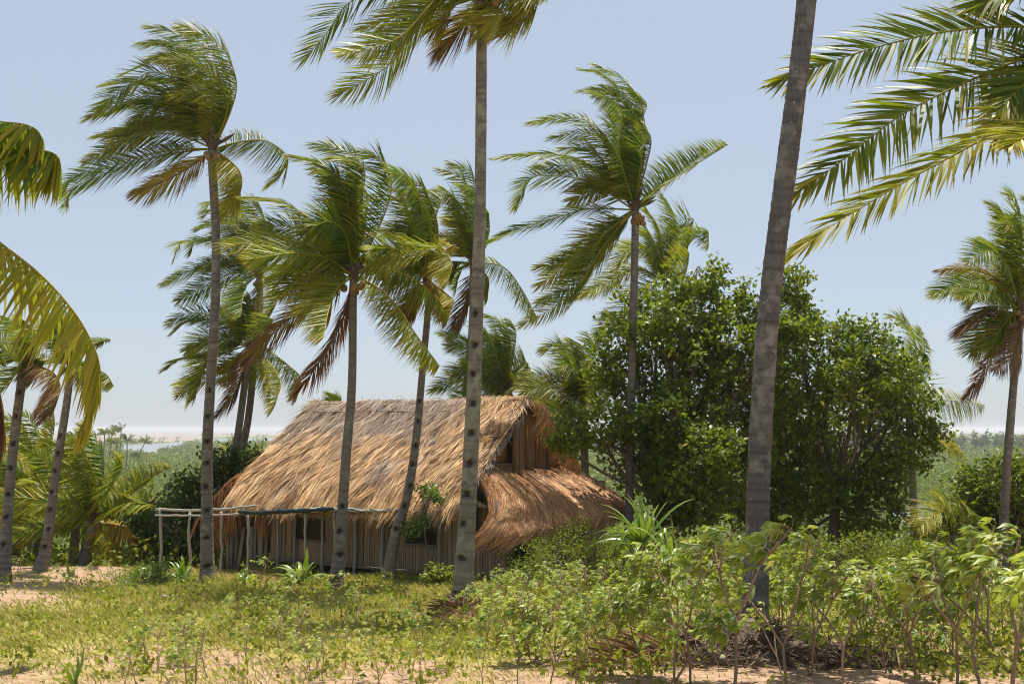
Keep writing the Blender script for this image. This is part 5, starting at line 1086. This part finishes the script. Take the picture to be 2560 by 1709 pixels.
# litter of dry scraps on the sand
y = np.sqrt(rg.uniform(80, 26 ** 2, 5200)); x = rg.uniform(-.55, .55, 5200) * y; n = len(x); c = np.stack([x, y, zg(x, y) + .012], 1); d = unit(rg.normal(0, 1, (n, 3)) * np.array([1, 1, .12]))
V, Fq = leaf_faces(c, d, unit(rg.normal(0, .3, (n, 3)) + np.array([0, 0, 1.])), rg.uniform(.03, .16, n), rg.uniform(.004, .018, n), rg)
tag(MB().add(V, Fq, np.stack([np.repeat(rg.random(n), 4), np.zeros(n * 4), np.repeat(rg.uniform(.55, 1, n), 4), np.ones(n * 4)], 1)).build('leaf_litter', M['grass']), 'dry leaf scraps littering the sand', 'litter', kind='stuff')
# wheel rims under the hut corner
for i, px in enumerate((1242, 1262)):
    c = gpx(px, 21.5) + np.array([0, 0, .10]); th = np.linspace(0, 2 * math.pi, 25); P = c + np.stack([.10 * np.cos(th), .03 * np.sin(th), .10 * np.sin(th)], 1); V, Fq = tube(P, .014, 6, cap=False)
    tag(MB().add(V, Fq).build('metal_ring', M['steel'], smooth=True), ['left', 'right'][i] + ' one of two grey rings lying under the hut right corner', 'ring')

# ------------------------------------------------------------------ mangrove plain, far wood
rm = np.random.default_rng(700)
SANDPX = [(-900, 340, 1081, 1096), (440, 2600, 1079, 1082), (-900, 700, 1081, 1083.5)]
def to_px(P):
    dep = P[..., 1] * cp + P[..., 2] * sp_; return 1280 + F * P[..., 0] / dep, 854.5 - F * (-P[..., 1] * sp_ + P[..., 2] * cp) / dep
def blocked(px, py):
    b = np.zeros(len(px), bool)
    b |= (px > 290) & (px < 470) & (py > 1103.5 + np.clip((455 - px) * .045, 0, 8)) & (py < 1133 - np.clip((px - 385) * .2, 0, 20)) & ((px < 462))
    b |= (px > 455) & (px < 730) & (py > 1094) & (py < 1101.5 + np.clip((500 - px) * .1, 0, 5))
    b |= (px < 470) & (py < 1092) & (rm.random(len(px)) < .985); b |= (px < 340) & (py < 1100) & (rm.random(len(px)) < .9)
    b |= (px > 400) & (px < 760) & (py < 1086)
    b |= (px > 440) & (px < 500) & (py < 1095); b |= (px > -500) & (px < 760) & (py < 1103) & (rm.random(len(px)) < .45 + .5 * (np.sin(px * .03) * np.sin(py * 1.1) > -.1))
    b |= (px > 2225) & (px < 2385) & (py > 1258 + np.clip((2350 - px) * .06, 0, 6)) & (py < 1318)
    return b
mb = MB()
for (d0, d1, n, rad, per, size) in ((62, 130, 1500, 1.5, 70, .34), (130, 260, 4600, 1.9, 50, .52), (260, 560, 8000, 2.3, 30, .9), (560, 1100, 6500, 2.6, 22, 1.4), (1100, 3000, 3000, 3.2, 14, 2.2)):
    y = np.sqrt(rm.uniform(d0 ** 2, d1 ** 2, n)); x = rm.uniform(-.6, .6, n) * y; z0 = zg(x, y)
    px, py = to_px(np.stack([x, y, z0], 1)); k = ~blocked(px, py); x, y, z0 = x[k], y[k], z0[k]; n = len(x)
    r = rad * rm.uniform(.55, 1.25, n) * (1 + .35 * wob(x, y, 81, .02)); N = n * per; u = unit(rm.normal(0, 1, (N, 3))); u[:, 2] = np.abs(u[:, 2])
    c = np.repeat(np.stack([x, y, z0 + .2 * r], 1), per, 0) + u * np.repeat(r, per)[:, None] * rm.uniform(.6, 1.05, (N, 1)) * np.array([1, 1, .85])
    dd = unit(rm.normal(0, 1, (N, 3))); nr = unit(u + rm.normal(0, .5, (N, 3))); V, Fq = leaf_faces(c, dd, nr, size * rm.uniform(.7, 1.3, N), size * .42 * rm.uniform(.8, 1.2, N), rm)
    tone = np.clip(.5 + .3 * wob(x, y, 82, .03) + rm.normal(0, .22, n), 0, 1); R = np.clip(np.repeat(tone, per) + rm.normal(0, .12, N), 0, 1); B = np.repeat((rm.random(n) < .12) * rm.uniform(.1, .4, n), per)
    mb.add(V, Fq, np.stack([np.repeat(R, 4), np.zeros(N * 4), np.repeat(B, 4), np.ones(N * 4)], 1))
tag(mb.build('mangrove', M['mangrove']), 'wide green mangrove thicket covering the plain', 'mangrove', kind='stuff')
mb = MB(); wood = MB()
for i in range(230):
    y = rm.uniform(640, 760); px = rm.uniform(1350, 2750); x = (px - 1280) / F * y; h = rm.uniform(7.5, 13.5) * (1 + .12 * math.sin(px * .021)); b = np.array([x, y, PLAIN])
    V, Fq = tube(np.array([b, b + np.array([0, 0, h * .7])]), [.3, .12], 4, cap=False); wood.add(V, Fq, (.4, 0, 0, 1))
    n = 55; u = unit(rm.normal(0, 1, (n, 3))); c = b + np.array([0, 0, h * .62]) + u * np.array([2.6, 2.6, h * .36]) * rm.uniform(.3, 1.05, (n, 1)); dd = unit(rm.normal(0, 1, (n, 3)) + np.array([0, 0, .6])); V, Fq = leaf_faces(c, dd, unit(u + rm.normal(0, .5, (n, 3))), rm.uniform(1.4, 2.6, n), rm.uniform(.5, .9, n), rm)
    mb.add(V, Fq, np.tile([rm.uniform(0, .4), 0, 0, 1], (n * 4, 1)))
fw = empty('far_wood', (300, 700, PLAIN)); tag(fw, 'hazy dark treeline along the right horizon', 'wood', kind='stuff')
tag(mb.build('crowns', M['mango'], fw, (300, 700, PLAIN)), kind='stuff'); tag(wood.build('trunks', M['bark'], fw, (300, 700, PLAIN)), kind='stuff')

# ------------------------------------------------------------------ haze
hm, t = mat_new('haze'); pv = nd(t, 'ShaderNodeVolumePrincipled'); pv.inputs['Color'].default_value = (.93, .94, .97, 1); pv.inputs['Density'].default_value = 0.00022; pv.inputs['Anisotropy'].default_value = 0.2
t.links.new(pv.outputs[0], nd(t, 'ShaderNodeOutputMaterial').inputs['Volume'])
V, Q = box((0, 6050, -.8), (1, 0, 0), (0, 1, 0), (0, 0, 1), (9500, 6250, 15.4)); hz_ = MB().add(V, Q).build('haze', hm); tag(hz_, 'pale sea haze over the plain', 'haze', kind='stuff')
